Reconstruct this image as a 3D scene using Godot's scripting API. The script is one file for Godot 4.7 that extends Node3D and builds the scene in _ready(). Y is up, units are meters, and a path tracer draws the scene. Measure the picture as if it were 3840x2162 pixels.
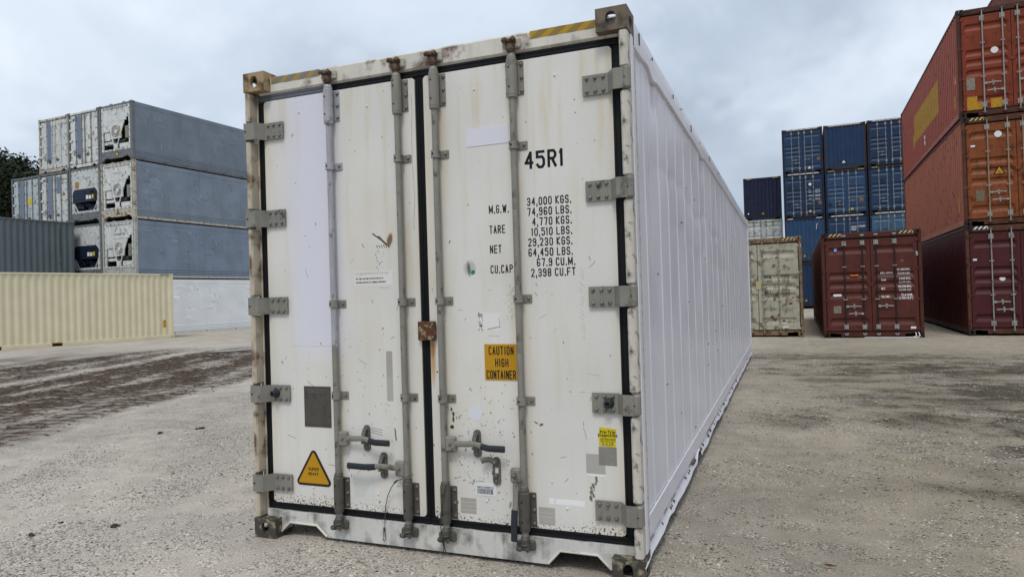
extends Node3D
# A yard of stacked shipping containers under an overcast sky. Units are metres, y is up.

const WD := 2.438
const HC := 2.896
const LEN := 12.192
const FONT := {
	"0": "1030414536160501 10", "1": "152620", "2": "05163645440040", "3": "051636454433 13,33424130 1001", "4": "30360242", "5": "4606043443413010 01", "6": "453616050110304142331302",
	"7": "064620", "8": "1304051636454433130201103041 4233", "9": "01103041453616050413 3344", "A": "002640,1232", "B": "00063645443303,3342413000", "C": "4536160501103041", "D": "00063645413000",
	"E": "46060040,0333", "F": "460600,0333", "G": "45361605011030414323", "H": "0006,4640,0343", "I": "2620", "J": "4641301001", "K": "0600,460340", "L": "060040", "M": "0006214640", "N": "00064046",
	"O": "1030414536160501 10", "P": "00063645443303", "Q": "1030414536160501 10,2240", "R": "00063645443303,2340", "S": "45361605041333424130 1001", "T": "0646,2620", "U": "060110304146", "V": "062046",
	"W": "0610253046", "X": "0640,0046", "Y": "062346,2320", "Z": "06460040", "-": "1333", "/": "0046", "*": "0145,0541",
}

var used := {}
var cache := {}
var M := {}
var T := {}
var rng := RandomNumberGenerator.new()


# ------------------------------------------------------------------ mesh building
class MB:
	var v := PackedVector3Array()
	var n := PackedVector3Array()
	var uv := PackedVector2Array()
	var c := PackedColorArray()
	var ix := PackedInt32Array()
	var xf := Transform3D.IDENTITY
	var col := Color.WHITE

	func poly(p: Array, uvs := []) -> void:  # flat, anticlockwise seen from outside
		var q := []
		for a in p:
			q.append(xf * a)
		var w := uvs.duplicate()
		if xf.basis.determinant() < 0.0:
			q.reverse()
			w.reverse()
		var nn: Vector3 = (q[1] - q[0]).cross(q[2] - q[0]).normalized()
		var b := v.size()
		for k in q.size():
			v.append(q[k])
			n.append(nn)
			uv.append(w[k] if w.size() else Vector2.ZERO)
			c.append(col)
		for k in range(1, q.size() - 1):
			ix.append_array([b, b + k + 1, b + k])

	func out(p: Array, from: Vector3) -> void:  # flat, turned away from a point inside
		var mid := Vector3.ZERO
		for a in p:
			mid += a
		mid /= p.size()
		var nn: Vector3 = (p[1] - p[0]).cross(p[2] - p[0])
		if nn.dot(mid - from) < 0.0:
			p = p.duplicate()
			p.reverse()
		poly(p)

	func box(lo: Vector3, hi: Vector3, b := 0.0) -> void:
		var m := (lo + hi) / 2.0
		var h := (hi - lo) / 2.0
		b = minf(b, minf(h.x, minf(h.y, h.z)) * 0.9)
		var at := func(s: Vector3, axis: int) -> Vector3:
			var r := m
			for k in 3:
				r[k] += s[k] * (h[k] if k == axis else h[k] - b)
			return r
		for a in 3:
			var i := (a + 1) % 3
			var j := (a + 2) % 3
			for s in [-1.0, 1.0]:
				var p := []
				for t in [[-1, -1], [1, -1], [1, 1], [-1, 1]]:
					var d := Vector3.ZERO
					d[a] = s
					d[i] = t[0]
					d[j] = t[1]
					p.append(at.call(d, a))
				out(p, m)
				if b > 0.0:
					for s2 in [-1.0, 1.0]:
						var d1 := Vector3.ZERO
						d1[a] = s
						d1[i] = s2
						d1[j] = -1
						var d2 := d1
						d2[j] = 1
						out([at.call(d1, a), at.call(d2, a), at.call(d2, i), at.call(d1, i)], m)
		if b > 0.0:
			for x in [-1.0, 1.0]:
				for y in [-1.0, 1.0]:
					for z in [-1.0, 1.0]:
						var d := Vector3(x, y, z)
						out([at.call(d, 0), at.call(d, 1), at.call(d, 2)], m)

	func ring(p: Array, nn: Array, closed := true) -> int:
		var b := v.size()
		var flip := 1.0
		for k in p.size():
			v.append(xf * p[k])
			n.append((xf.basis * nn[k]).normalized() * flip)
			uv.append(Vector2.ZERO)
			c.append(col)
		return b

	func band(a: int, b: int, count: int, closed := true) -> void:
		var flip := xf.basis.determinant() < 0.0
		for k in (count if closed else count - 1):
			var k2 := (k + 1) % count
			if flip:
				ix.append_array([a + k, a + k2, b + k, b + k, a + k2, b + k2])
			else:
				ix.append_array([a + k, b + k, a + k2, b + k, b + k2, a + k2])

	func tube(pts: Array, r: float, seg := 10, caps := true, squash := Vector2.ONE) -> void:
		var last := -1
		var up := Vector3.UP
		var first_dir: Vector3 = (pts[1] - pts[0]).normalized()
		if absf(first_dir.y) > 0.9:
			up = Vector3.BACK
		for i in pts.size():
			var d: Vector3 = (pts[mini(i + 1, pts.size() - 1)] - pts[maxi(i - 1, 0)]).normalized()
			var sx := up.cross(d).normalized()
			var sy := d.cross(sx).normalized()
			var p := []
			var nn := []
			for k in seg:
				var a := TAU * k / seg
				var o := sx * cos(a) * squash.x + sy * sin(a) * squash.y
				p.append(pts[i] + o * r)
				nn.append((sx * cos(a) / squash.x + sy * sin(a) / squash.y).normalized())
			if caps and (i == 0 or i == pts.size() - 1):
				out(p, pts[i] + (d if i == 0 else -d))
			var now := ring(p, nn)
			if last >= 0:
				band(last, now, seg)
			last = now

	func lathe(prof: Array, seg := 14) -> void:  # [radius, y] upwards, about the y axis
		for i in prof.size() - 1:
			var r0: float = prof[i][0]
			var r1: float = prof[i + 1][0]
			var dy: float = prof[i + 1][1] - prof[i][1]
			var nr := Vector2(dy, r0 - r1).normalized()
			var pa := []
			var pb := []
			var nn := []
			for k in seg:
				var a := TAU * k / seg
				pa.append(Vector3(cos(a) * r0, prof[i][1], sin(a) * r0))
				pb.append(Vector3(cos(a) * r1, prof[i + 1][1], sin(a) * r1))
				nn.append(Vector3(cos(a) * nr.x, nr.y, sin(a) * nr.x))
			var a0 := ring(pa, nn)
			var b0 := ring(pb, nn)
			band(b0, a0, seg)

	func prism(pg: PackedVector2Array, z0: float, z1: float) -> void:  # outline in x and y, thickness along z
		if Geometry2D.is_polygon_clockwise(pg):
			pg = pg.duplicate()
			pg.reverse()
		var t := Geometry2D.triangulate_polygon(pg)
		for k in range(0, t.size(), 3):
			var a := pg[t[k]]
			var b := pg[t[k + 1]]
			var d := pg[t[k + 2]]
			if (b - a).cross(d - a) < 0.0:
				var e := b
				b = d
				d = e
			poly([Vector3(a.x, a.y, z1), Vector3(b.x, b.y, z1), Vector3(d.x, d.y, z1)], [a, b, d])
			poly([Vector3(d.x, d.y, z0), Vector3(b.x, b.y, z0), Vector3(a.x, a.y, z0)])
		for k in pg.size():
			var a := pg[k]
			var b := pg[(k + 1) % pg.size()]
			poly([Vector3(a.x, a.y, z0), Vector3(b.x, b.y, z0), Vector3(b.x, b.y, z1), Vector3(a.x, a.y, z1)])

	func holed(lo: Vector2, hi: Vector2, at: Vector2, rx: float, ry: float, z0: float, z1: float) -> void:  # a plate with an oval hole
		var angles := []
		for k in 20:
			angles.append(TAU * k / 20.0)
		for p in [lo, Vector2(hi.x, lo.y), hi, Vector2(lo.x, hi.y)]:
			angles.append(fposmod((p - at).angle(), TAU))
		angles.sort()
		var inner := []
		var outer := []
		for a in angles:
			var d := Vector2(cos(a), sin(a))
			var s := 1e9
			if absf(d.x) > 1e-6:
				s = minf(s, ((hi.x if d.x > 0 else lo.x) - at.x) / d.x)
			if absf(d.y) > 1e-6:
				s = minf(s, ((hi.y if d.y > 0 else lo.y) - at.y) / d.y)
			outer.append(at + d * s)
			var e := 1.0 / pow(pow(absf(d.x) / rx, 2.6) + pow(absf(d.y) / ry, 2.6), 1.0 / 2.6)
			inner.append(at + d * e)
		var q := func(p: Vector2, z: float) -> Vector3: return Vector3(p.x, p.y, z)
		for k in angles.size():
			var k2: int = (k + 1) % angles.size()
			if outer[k].distance_to(outer[k2]) < 1e-5:
				continue
			poly([q.call(inner[k], z1), q.call(outer[k], z1), q.call(outer[k2], z1), q.call(inner[k2], z1)])
			poly([q.call(inner[k2], z0), q.call(outer[k2], z0), q.call(outer[k], z0), q.call(inner[k], z0)])
			poly([q.call(inner[k2], z1), q.call(inner[k2], z0), q.call(inner[k], z0), q.call(inner[k], z1)])
			poly([q.call(outer[k], z1), q.call(outer[k], z0), q.call(outer[k2], z0), q.call(outer[k2], z1)])

	func mesh() -> ArrayMesh:
		var a := []
		a.resize(Mesh.ARRAY_MAX)
		a[Mesh.ARRAY_VERTEX] = v
		a[Mesh.ARRAY_NORMAL] = n
		a[Mesh.ARRAY_TEX_UV] = uv
		a[Mesh.ARRAY_COLOR] = c
		a[Mesh.ARRAY_INDEX] = ix
		var m := ArrayMesh.new()
		m.add_surface_from_arrays(Mesh.PRIMITIVE_TRIANGLES, a)
		return m


func V(x: float, y: float, z: float) -> Vector3:
	return Vector3(x, y, z)


func numbered(called: String) -> String:
	used[called] = used.get(called, -1) + 1
	return called if used[called] == 0 else "%s_%03d" % [called, used[called]]


func thing(called: String, label: String, category: String, at: Vector3, yaw := 0.0, group := "") -> Node3D:
	var o := Node3D.new()
	o.name = numbered(called)
	add_child(o)
	o.position = at
	o.rotation.y = yaw
	o.set_meta("label", label)
	o.set_meta("category", category)
	if group:
		o.set_meta("group", group)
	return o


func part(parent: Node, called: String, mesh: Mesh, mat: Material, label := "") -> MeshInstance3D:
	var o := MeshInstance3D.new()
	o.mesh = mesh
	o.material_override = mat
	o.name = called
	if label:
		o.set_meta("label", label)
	parent.add_child(o, true)
	return o


func single(called: String, mesh: Mesh, mat: Material, label: String, category: String, at := Vector3.ZERO, group := "") -> MeshInstance3D:
	var o := part(self, numbered(called), mesh, mat)
	o.position = at
	if category == "":
		o.set_meta("kind", label)
	else:
		o.set_meta("label", label)
		o.set_meta("category", category)
	if group:
		o.set_meta("group", group)
	return o


func made(key: String, f: Callable) -> Mesh:
	if not cache.has(key):
		var b := MB.new()
		f.call(b)
		cache[key] = b.mesh()
	return cache[key]


func boxed(lo: Vector3, hi: Vector3, b := 0.0) -> Mesh:
	return made("box%s%s%s" % [lo, hi, b], func(m: MB): m.box(lo, hi, b))


# ------------------------------------------------------------------ lettering
func stroke(b: MB, pts: Array, w: float, z: float, prof) -> void:
	# a mitred ribbon; prof gives the depth of the surface at (x, y)
	for i in range(1, pts.size() - 1):  # sharp corners are made of two strokes
		if (pts[i] - pts[i - 1]).normalized().dot((pts[i + 1] - pts[i]).normalized()) < -0.15:
			stroke(b, pts.slice(0, i + 1), w, z, prof)
			stroke(b, pts.slice(i), w, z + 0.0001, prof)
			return
	var closed: bool = pts.size() > 2 and pts[0].distance_to(pts[-1]) < 1e-5
	var p := pts.duplicate()
	if closed:
		p.pop_back()
	var fine := []
	var count: int = p.size() if closed else p.size() - 1
	for i in count:
		var a: Vector2 = p[i]
		var d: Vector2 = p[(i + 1) % p.size()]
		fine.append(a)
		if prof != null:
			for k in range(1, 4):
				fine.append(a.lerp(d, k / 4.0))
	if not closed:
		fine.append(p[-1])
	var lefts := []
	var rights := []
	for i in fine.size():
		var prev: Vector2 = fine[i - 1] if i > 0 else (fine[-1] if closed else fine[0])
		var next: Vector2 = fine[(i + 1) % fine.size()] if closed or i < fine.size() - 1 else fine[i]
		var d1: Vector2 = (fine[i] - prev).normalized() if fine[i] != prev else (next - fine[i]).normalized()
		var d2: Vector2 = (next - fine[i]).normalized() if fine[i] != next else d1
		var mid := (d1 + d2)
		mid = mid.normalized() if mid.length() > 0.05 else d1
		var o := mid.orthogonal() * w / 2.0 / maxf(0.55, absf(mid.dot(d1)))
		if not closed and i == 0:
			fine[i] -= d1 * w * 0.4
		elif not closed and i == fine.size() - 1:
			fine[i] += d1 * w * 0.4
		lefts.append(fine[i] + o)
		rights.append(fine[i] - o)
	var lift := func(q: Vector2) -> Vector3: return Vector3(q.x, q.y, z + (prof.call(q.x, q.y) if prof != null else 0.0))
	for i in (fine.size() if closed else fine.size() - 1):
		var j := (i + 1) % fine.size()
		var q := [lift.call(rights[i]), lift.call(rights[j]), lift.call(lefts[j]), lift.call(lefts[i])]
		if (q[1] - q[0]).cross(q[2] - q[0]).z < 0.0:
			q.reverse()
		b.poly(q)


func write_on(b: MB, s: String, x: float, y: float, h: float, w: float, gap: float, sw: float, z: float, right := false, prof = null) -> void:
	var total := 0.0
	for ch in s:
		total += (w * 0.35 if ch in ".,: " else (w * 0.5 if ch in "1I" else (w * 1.3 if ch in "MW" else w))) + gap
	if right:
		x -= total - gap
	var lift := 0.0
	for ch in s:
		var cw := w * 0.35 if ch in ".,: " else (w * 0.5 if ch in "1I" else (w * 1.3 if ch in "MW" else w))
		if ch in ".,":
			stroke(b, [Vector2(x + cw / 2, y - (sw if ch == "," else 0.0)), Vector2(x + cw / 2, y + sw)], sw, z, prof)
		elif FONT.has(ch):
			for run in FONT[ch].replace(" ", "").split(","):
				var pts := []
				for k in range(0, run.length(), 2):
					var gx := float(run[k]) - (1.0 if ch in "1I" else 0.0)
					pts.append(Vector2(x + sw / 2 + gx / (2.0 if ch in "1I" else 4.0) * (cw - sw), y + sw / 2 + float(run[k + 1]) / 6.0 * (h - sw)))
				stroke(b, pts, sw, z + lift, prof)
				lift = fmod(lift + 0.0002, 0.001)
		x += cw + gap


func lettering(parent: Node, lines: Array, mat: Material, z: float, label := "", prof = null) -> MeshInstance3D:
	# each line: text, x, y, height, letter width, gap, stroke width, right-aligned
	var b := MB.new()
	for l in lines:
		write_on(b, l[0], l[1], l[2], l[3], l[4], l[5], l[6], z, l.size() > 7 and l[7], prof)
	var o := part(parent, "lettering", b.mesh(), mat, label)
	if lines.size() > 1:
		o.set_meta("kind", "stuff")
	return o


func typed(parent: Node, s: String, size: float, at: Vector3, mat: Material, bold := true, stretch := 1.0) -> void:
	var t := TextMesh.new()
	t.text = s
	var f := SystemFont.new()
	f.font_names = PackedStringArray(["Droid Sans"])
	f.font_weight = 700 if bold else 400
	t.font = f
	t.font_size = 32
	t.pixel_size = size / 32.0
	t.depth = 0.0006
	t.curve_step = 3.0
	var o := part(parent, "lettering", t, mat)
	o.position = at
	o.scale.x = stretch


# ------------------------------------------------------------------ textures and materials
func noise(freq: float, octaves := 4, kind := FastNoiseLite.TYPE_SIMPLEX_SMOOTH, s := 1) -> FastNoiseLite:
	var f := FastNoiseLite.new()
	f.seed = s
	f.frequency = freq
	f.noise_type = kind
	f.fractal_octaves = octaves
	if octaves == 1:
		f.fractal_type = FastNoiseLite.FRACTAL_NONE
	return f


func grey(f: FastNoiseLite, size: int) -> PackedByteArray:
	var im := f.get_seamless_image(size, size, false, false, 0.15, true)
	im.convert(Image.FORMAT_L8)
	return im.get_data()


func tex(size: int, f: Callable) -> ImageTexture:  # f(index) -> Color
	var d := PackedByteArray()
	d.resize(size * size * 3)
	for i in size * size:
		var c: Color = f.call(i)
		d[i * 3] = clampi(int(c.r * 255.0), 0, 255)
		d[i * 3 + 1] = clampi(int(c.g * 255.0), 0, 255)
		d[i * 3 + 2] = clampi(int(c.b * 255.0), 0, 255)
	return ImageTexture.create_from_image(Image.create_from_data(size, size, false, Image.FORMAT_RGB8, d))


func make_textures() -> void:
	var s := 512
	var a := grey(noise(0.006, 5, FastNoiseLite.TYPE_SIMPLEX_SMOOTH, 3), s)
	var fine := grey(noise(0.12, 3, FastNoiseLite.TYPE_SIMPLEX_SMOOTH, 4), s)
	var big := grey(noise(0.012, 6, FastNoiseLite.TYPE_SIMPLEX_SMOOTH, 8), s)
	var streaks := PackedByteArray()
	var row := grey(noise(0.03, 4, FastNoiseLite.TYPE_SIMPLEX_SMOOTH, 12), s)
	streaks.resize(s * s)
	for y in s:
		for x in s:
			streaks[y * s + x] = row[int(y / 16.0) * s + x]
	# paint: weathered, faint runs of dirt
	T.paint = tex(s, func(i: int) -> Color:
		var k := 0.955 + 0.07 * (a[i] / 255.0 - 0.5) * 1.6 + 0.04 * (fine[i] / 255.0 - 0.5) - 0.14 * maxf(0.0, streaks[i] / 255.0 - 0.55)
		return Color(k, k * 0.995, k * 0.985))
	T.clean = tex(256, func(i: int) -> Color:
		var k := 0.97 + 0.05 * (a[(i / 256) * 1024 + (i % 256) * 2] / 255.0 - 0.5)
		return Color(k, k, k))
	T.rust = tex(256, func(i: int) -> Color:
		var j := (i / 256) * 512 + (i % 256) * 1
		var k := fine[j] / 255.0
		var m := big[j] / 255.0
		return Color(0.20 + 0.34 * k * m, 0.115 + 0.17 * k * m, 0.07 + 0.06 * k * m))
	T.dirt = tex(64, func(i: int) -> Color:
		var k := fine[i * 3] / 255.0
		return Color(0.20 + 0.08 * k, 0.185 + 0.07 * k, 0.165 + 0.06 * k))
	T.cream = tex(64, func(i: int) -> Color:
		var k := 0.62 + 0.08 * (fine[i * 3] / 255.0 - 0.5)
		return Color(k, k * 0.95, k * 0.80))
	for l in [[1, 0.66, 0.26], [2, 0.56, 0.30], [3, 0.44, 0.36]]:
		T["mask%d" % l[0]] = tex(s, func(i: int) -> Color:
			var m := big[i] / 255.0 + 0.16 * (fine[i] / 255.0 - 0.5) + 0.22 * (streaks[i] / 255.0 - 0.5)
			var k := clampf((m - l[1]) / l[2], 0.0, 1.0) * 0.85
			return Color(k, k, k))
	T.soft = tex(s, func(i: int) -> Color:
		var k := clampf((big[i] / 255.0 - 0.42) * 1.6 + (streaks[i] / 255.0 - 0.5) * 0.7, 0.0, 0.75)
		return Color(k, k, k))
	T.rough = tex(256, func(i: int) -> Color:
		var k := 0.75 + 0.25 * a[(i / 256) * 1024 + (i % 256) * 2] / 255.0
		return Color(k, k, k))


func flat(called: String, lin: Color, rough := 0.6, metal := 0.0) -> StandardMaterial3D:
	var m := StandardMaterial3D.new()
	m.resource_name = called
	m.albedo_color = lin.linear_to_srgb()
	m.roughness = rough
	m.metallic = metal
	m.metallic_specular = 0.3
	return m


func paint(called: String, lin: Color, wear := 0, rough := 0.55, metal := 0.0, over := "rust", scale := 0.45) -> StandardMaterial3D:
	var m := flat(called, lin, rough, metal)
	m.albedo_texture = T.paint if wear >= 0 else T.clean
	m.uv1_triplanar = true
	m.uv1_world_triplanar = true
	m.uv1_scale = Vector3.ONE * scale
	m.uv1_offset = Vector3(called.length() * 0.37, 0.0, called.length() * 0.21)
	m.uv1_triplanar_sharpness = 4.0
	m.roughness_texture = T.rough
	if wear > 0:
		m.detail_enabled = true
		m.detail_blend_mode = BaseMaterial3D.BLEND_MODE_MIX
		m.detail_albedo = T[over]
		m.detail_mask = T.soft if over == "dirt" and wear > 3 else T["mask%d" % mini(wear, 3)]
	return m


func vertex_paint(called: String, rough := 0.6) -> StandardMaterial3D:
	var m := flat(called, Color.WHITE, rough)
	m.vertex_color_use_as_albedo = true
	return m


func make_materials() -> void:
	M.catch = paint("catch_steel", Color(0.17, 0.16, 0.142), 1, 0.55, 0.2, "dirt", 1.3)
	M.scuff = flat("pale_scuff", Color(0.33, 0.36, 0.41), 0.6)
	M.black = flat("black_print", Color(0.012, 0.012, 0.014), 0.6)
	M.rubber = paint("rubber", Color(0.009, 0.010, 0.012), 0, 0.6)
	M.rubber_grey = paint("rubber_oversprayed", Color(0.13, 0.14, 0.17), 0, 0.5)
	M.galv = paint("galvanised", Color(0.275, 0.263, 0.232), 1, 0.5, 0.15, "dirt", 1.3)
	M.galv_dark = paint("galvanised_dirty", Color(0.115, 0.108, 0.095), 2, 0.6, 0.2, "dirt", 1.3)
	M.bolt = paint("bolt", Color(0.22, 0.215, 0.20), 1, 0.45, 0.4, "rust", 4.0)
	M.cam = paint("cam_steel", Color(0.15, 0.11, 0.08), 3, 0.75, 0.1, "rust", 4.0)
	M.grip = paint("handle_grip", Color(0.035, 0.04, 0.046), 0, 0.5)
	M.zinc = paint("zinc_bar", Color(0.36, 0.36, 0.34), 1, 0.5, 0.2, "rust", 1.0)
	M.dark = flat("dark_void", Color(0.01, 0.01, 0.01), 0.9)
	M.white_print = flat("white_print", Color(0.72, 0.72, 0.70), 0.6)
	M.red_print = flat("red_print", Color(0.5, 0.06, 0.05), 0.6)
	M.yellow = paint("yellow_label", Color(0.52, 0.27, 0.015), -1, 0.5)
	M.signal = flat("signal_yellow", Color(0.62, 0.50, 0.02), 0.55)
	M.stripes = vertex_paint("stripe_print", 0.55)
	M.brown_plate = paint("brown_plate", Color(0.24, 0.13, 0.05), 1, 0.7)
	M.blue_print = flat("blue_print", Color(0.02, 0.06, 0.30), 0.5)
	M.keeper = paint("keeper", Color(0.50, 0.47, 0.40), 2, 0.6, 0.0, "rust", 4.0)
	M.orange = flat("orange_plastic", Color(0.65, 0.16, 0.02), 0.5)


# ------------------------------------------------------------------ pieces shared by all the containers
func casting(b: MB, sx: float, sy: float, sz: float, at: Vector3) -> void:
	# a corner casting whose outer corner is at the point at and which reaches inwards along the signs
	var keep := b.xf
	b.xf = keep * Transform3D(Basis(V(sx, 0, 0), V(0, sy, 0), V(0, 0, sz)), at)
	var t := 0.022
	b.holed(Vector2(0, 0), Vector2(0.162, 0.118), Vector2(0.083, 0.058), 0.027, 0.036, 0.0, t)
	b.xf = b.xf * Transform3D(Basis(V(0, 0, 1), V(0, 1, 0), V(1, 0, 0)), V(0, 0, 0))
	b.holed(Vector2(t, 0), Vector2(0.178, 0.118), Vector2(0.095, 0.058), 0.036, 0.027, 0.0, t)
	b.xf = keep * Transform3D(Basis(V(sx, 0, 0), V(0, sy, 0), V(0, 0, sz)), at) * Transform3D(Basis(V(1, 0, 0), V(0, 0, 1), V(0, 1, 0)), V(0, 0, 0))
	b.holed(Vector2(t, t), Vector2(0.162, 0.178), Vector2(0.09, 0.1), 0.03, 0.055, 0.0, t)
	b.xf = keep * Transform3D(Basis(V(sx, 0, 0), V(0, sy, 0), V(0, 0, sz)), at)
	b.box(V(0.142, t, t), V(0.162, 0.118, 0.178))
	b.box(V(t, 0.10, t), V(0.142, 0.118, 0.178))
	b.xf = keep


func add_castings(root: Node, mat: Material, count := 8) -> void:
	for k in count:
		var right := k % 2 == 1
		var top := (k / 2) % 2 == 1
		var rear := k >= 4
		part(root, "corner_casting", made("casting%d" % k, func(b: MB): casting(b, -1.0 if right else 1.0, -1.0 if top else 1.0, 1.0 if rear else -1.0, V(WD if right else 0.0, HC if top else 0.0, -LEN if rear else 0.0))), mat)


func corrugated(b: MB, w: float, h: float, pitch: float, depth: float, flip := false) -> void:
	# vertical corrugations along x from 0 to w, outer faces at z = 0, y from 0 to h
	var waves := int(round((w - 0.07) / pitch))
	pitch = (w - 0.07) / waves
	var xs := [[0.0, 0.0]]
	for k in waves:
		var x0 := k * pitch
		xs.append_array([[x0 + 0.07, 0.0], [x0 + 0.07 + pitch * 0.25, -depth], [x0 + 0.07 + pitch * 0.5, -depth], [x0 + 0.07 + pitch * 0.75, 0.0]])
	xs.append([w, 0.0])
	for k in xs.size() - 1:
		var a: Array = xs[k]
		var d: Array = xs[k + 1]
		if d[0] - a[0] < 1e-4:
			continue
		b.poly([V(a[0], 0, a[1]), V(d[0], 0, d[1]), V(d[0], h, d[1]), V(a[0], h, a[1])])


func hazard(b: MB, x0: float, x1: float, y0: float, y1: float, z: float, pitch: float, lean: float, base: Color, bars: Color, duty := 0.5) -> void:
	b.col = base
	b.poly([V(x0, y0, z), V(x1, y0, z), V(x1, y1, z), V(x0, y1, z)])
	b.col = bars
	var x := x0
	while x < x1 - 0.02:
		var xa := x
		var xb := minf(x + pitch * duty, x1)
		b.poly([V(xa, y0, z + 0.001), V(xb, y0, z + 0.001), V(minf(xb + lean, x1), y1, z + 0.001), V(minf(xa + lean, x1 - 0.001), y1, z + 0.001)])
		x += pitch
	b.col = Color.WHITE


func leaf_profile(y: float) -> float:  # depth of a dry container's door skin below its face, by height
	for r in [[2.30, 2.50], [1.62, 1.81], [1.36, 1.55], [1.07, 1.27], [0.34, 0.55]]:
		if y > r[0] and y < r[1]:
			var u: float = (y - r[0]) / (r[1] - r[0])
			return -0.036 * clampf(minf(u / 0.42, (1.0 - u) / 0.28), 0.0, 1.0)
	return 0.0


const DOOR_Z := -0.045


func dry_leaf(b: MB, x0: float, x1: float) -> void:
	var zf := DOOR_Z
	b.box(V(x0, 0.19, zf - 0.05), V(x0 + 0.07, 2.70, zf + 0.004), 0.004)
	b.box(V(x1 - 0.07, 0.19, zf - 0.05), V(x1, 2.70, zf + 0.004), 0.004)
	b.box(V(x0 + 0.07, 0.19, zf - 0.05), V(x1 - 0.07, 0.24, zf + 0.004), 0.004)
	b.box(V(x0 + 0.07, 2.65, zf - 0.05), V(x1 - 0.07, 2.70, zf + 0.004), 0.004)
	var ys := [0.24]
	for r in [[0.34, 0.55], [1.07, 1.27], [1.36, 1.55], [1.62, 1.81], [2.30, 2.50]]:
		var h: float = r[1] - r[0]
		ys.append_array([r[0], r[0] + h * 0.42, r[1] - h * 0.28, r[1]])
	ys.append(2.65)
	var a := x0 + 0.07
	var d := x1 - 0.07
	for k in ys.size() - 1:
		var z0 := zf + leaf_profile(ys[k])
		var z1 := zf + leaf_profile(ys[k + 1])
		if k % 4 == 2:
			z0 = zf - 0.036
			z1 = z0
		b.poly([V(a + 0.05, ys[k], z0), V(d - 0.05, ys[k], z0), V(d - 0.05, ys[k + 1], z1), V(a + 0.05, ys[k + 1], z1)])
		for s in [[a, a + 0.05], [d, d - 0.05]]:  # the pressing runs out before the edge
			b.out([V(s[0], ys[k], zf), V(s[1], ys[k], z0), V(s[1], ys[k + 1], z1)], V((a + d) / 2, 1.4, -1))
			b.out([V(s[0], ys[k], zf), V(s[1], ys[k + 1], z1), V(s[0], ys[k + 1], zf)], V((a + d) / 2, 1.4, -1))


func bar_bracket(b: MB, tall: float, wide: float) -> void:
	b.box(V(-wide, -tall / 2, -0.012), V(wide, tall / 2, 0.002), 0.002)
	b.box(V(-0.026, -tall / 2, 0.002), V(0.026, tall / 2, 0.034), 0.012)


func dry_door(root: Node3D, left: bool, paint_m: Material, bars: Material, gear: Material, cams: Material) -> MeshInstance3D:
	var x0 := 0.105 if left else 1.226
	var x1 := 1.212 if left else 2.333
	var d := part(root, "door", made("leaf%s" % left, func(b: MB): dry_leaf(b, x0, x1)), paint_m)
	part(d, "gasket", made("seal%s" % left, func(b: MB):
		b.box(V(x0 - 0.022, 0.165, DOOR_Z - 0.04), V(x0 - 0.001, 2.725, DOOR_Z - 0.006), 0.004)
		b.box(V(x1 + 0.001, 0.165, DOOR_Z - 0.04), V(x1 + (0.007 if left else 0.022), 2.725, DOOR_Z - 0.006), 0.004)
		b.box(V(x0 - 0.001, 0.165, DOOR_Z - 0.04), V(x1 + 0.001, 0.188, DOOR_Z - 0.006), 0.004)
		b.box(V(x0 - 0.001, 2.702, DOOR_Z - 0.04), V(x1 + 0.001, 2.725, DOOR_Z - 0.006), 0.004)), M.rubber)
	for x in ([0.575, 1.025] if left else [1.36, 1.80]):
		part(d, "locking_bar", made("bar%s" % x, func(b: MB): b.tube([V(x, 0.10, 0.0), V(x, 2.80, 0.0)], 0.017, 10)), bars)
		for y in [2.60, 1.95, 1.05, 0.30]:
			var big: bool = y > 2.5 or y < 0.4
			var o := part(d, "bar_bracket", made("bracket%s" % big, func(b: MB): bar_bracket(b, 0.13 if big else 0.035, 0.055 if big else 0.05)), gear)
			o.position = V(x, y, -0.014)
		for y in [0.10, 2.80]:
			var o := part(d, "cam", made("cam", func(b: MB):
				b.box(V(-0.03, -0.03, -0.02), V(0.03, 0.025, 0.014), 0.008)
				b.box(V(-0.05, -0.012, -0.01), V(0.05, 0.03, 0.006), 0.006)), cams)
			o.position = V(x, y, 0.0)
		var inner: bool = x > 0.9 and x < 1.5
		if x > 1.5:
			continue
		var dir := -1.0 if x > 0.9 and left else 1.0
		var hy := 0.66 if x > 0.9 and left else 0.86
		part(d, "door_handle", made("handle%s" % x, func(b: MB):
			b.box(V(minf(x, x + dir * 0.08), hy - 0.03, -0.02), V(maxf(x, x + dir * 0.08), hy + 0.03, 0.012), 0.006)
			b.tube([V(x + dir * 0.06, hy, 0.0), V(x + dir * 0.22, hy + 0.01, 0.014), V(x + dir * 0.38, hy, 0.008)], 0.011, 8, true, Vector2(0.6, 1.3))), gear)
		part(d, "handle_catch", made("catch%s" % x, func(b: MB):
			b.box(V(x + dir * 0.21 - 0.022, hy - 0.07, -0.038), V(x + dir * 0.21 + 0.022, hy + 0.07, -0.028), 0.004)
			b.tube([V(x + dir * 0.21, hy + 0.05, -0.03), V(x + dir * 0.21, hy + 0.03, 0.022)], 0.014, 8)
			b.tube([V(x + dir * 0.21, hy - 0.05, -0.03), V(x + dir * 0.21, hy - 0.03, 0.02)], 0.012, 8)), gear)
	for y in [0.23, 1.04, 1.85, 2.62]:
		var hx := 0.02 if left else WD - 0.15
		part(d, "hinge", made("hinge%s%s" % [hx, y], func(b: MB):
			b.box(V(hx, y - 0.035, DOOR_Z + 0.005), V(hx + 0.13, y + 0.03, DOOR_Z + 0.022), 0.006)
			b.tube([V(0.03 if left else WD - 0.03, y - 0.05, 0.0), V(0.03 if left else WD - 0.03, y + 0.05, 0.0)], 0.016, 8)), paint_m)
	return d


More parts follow.
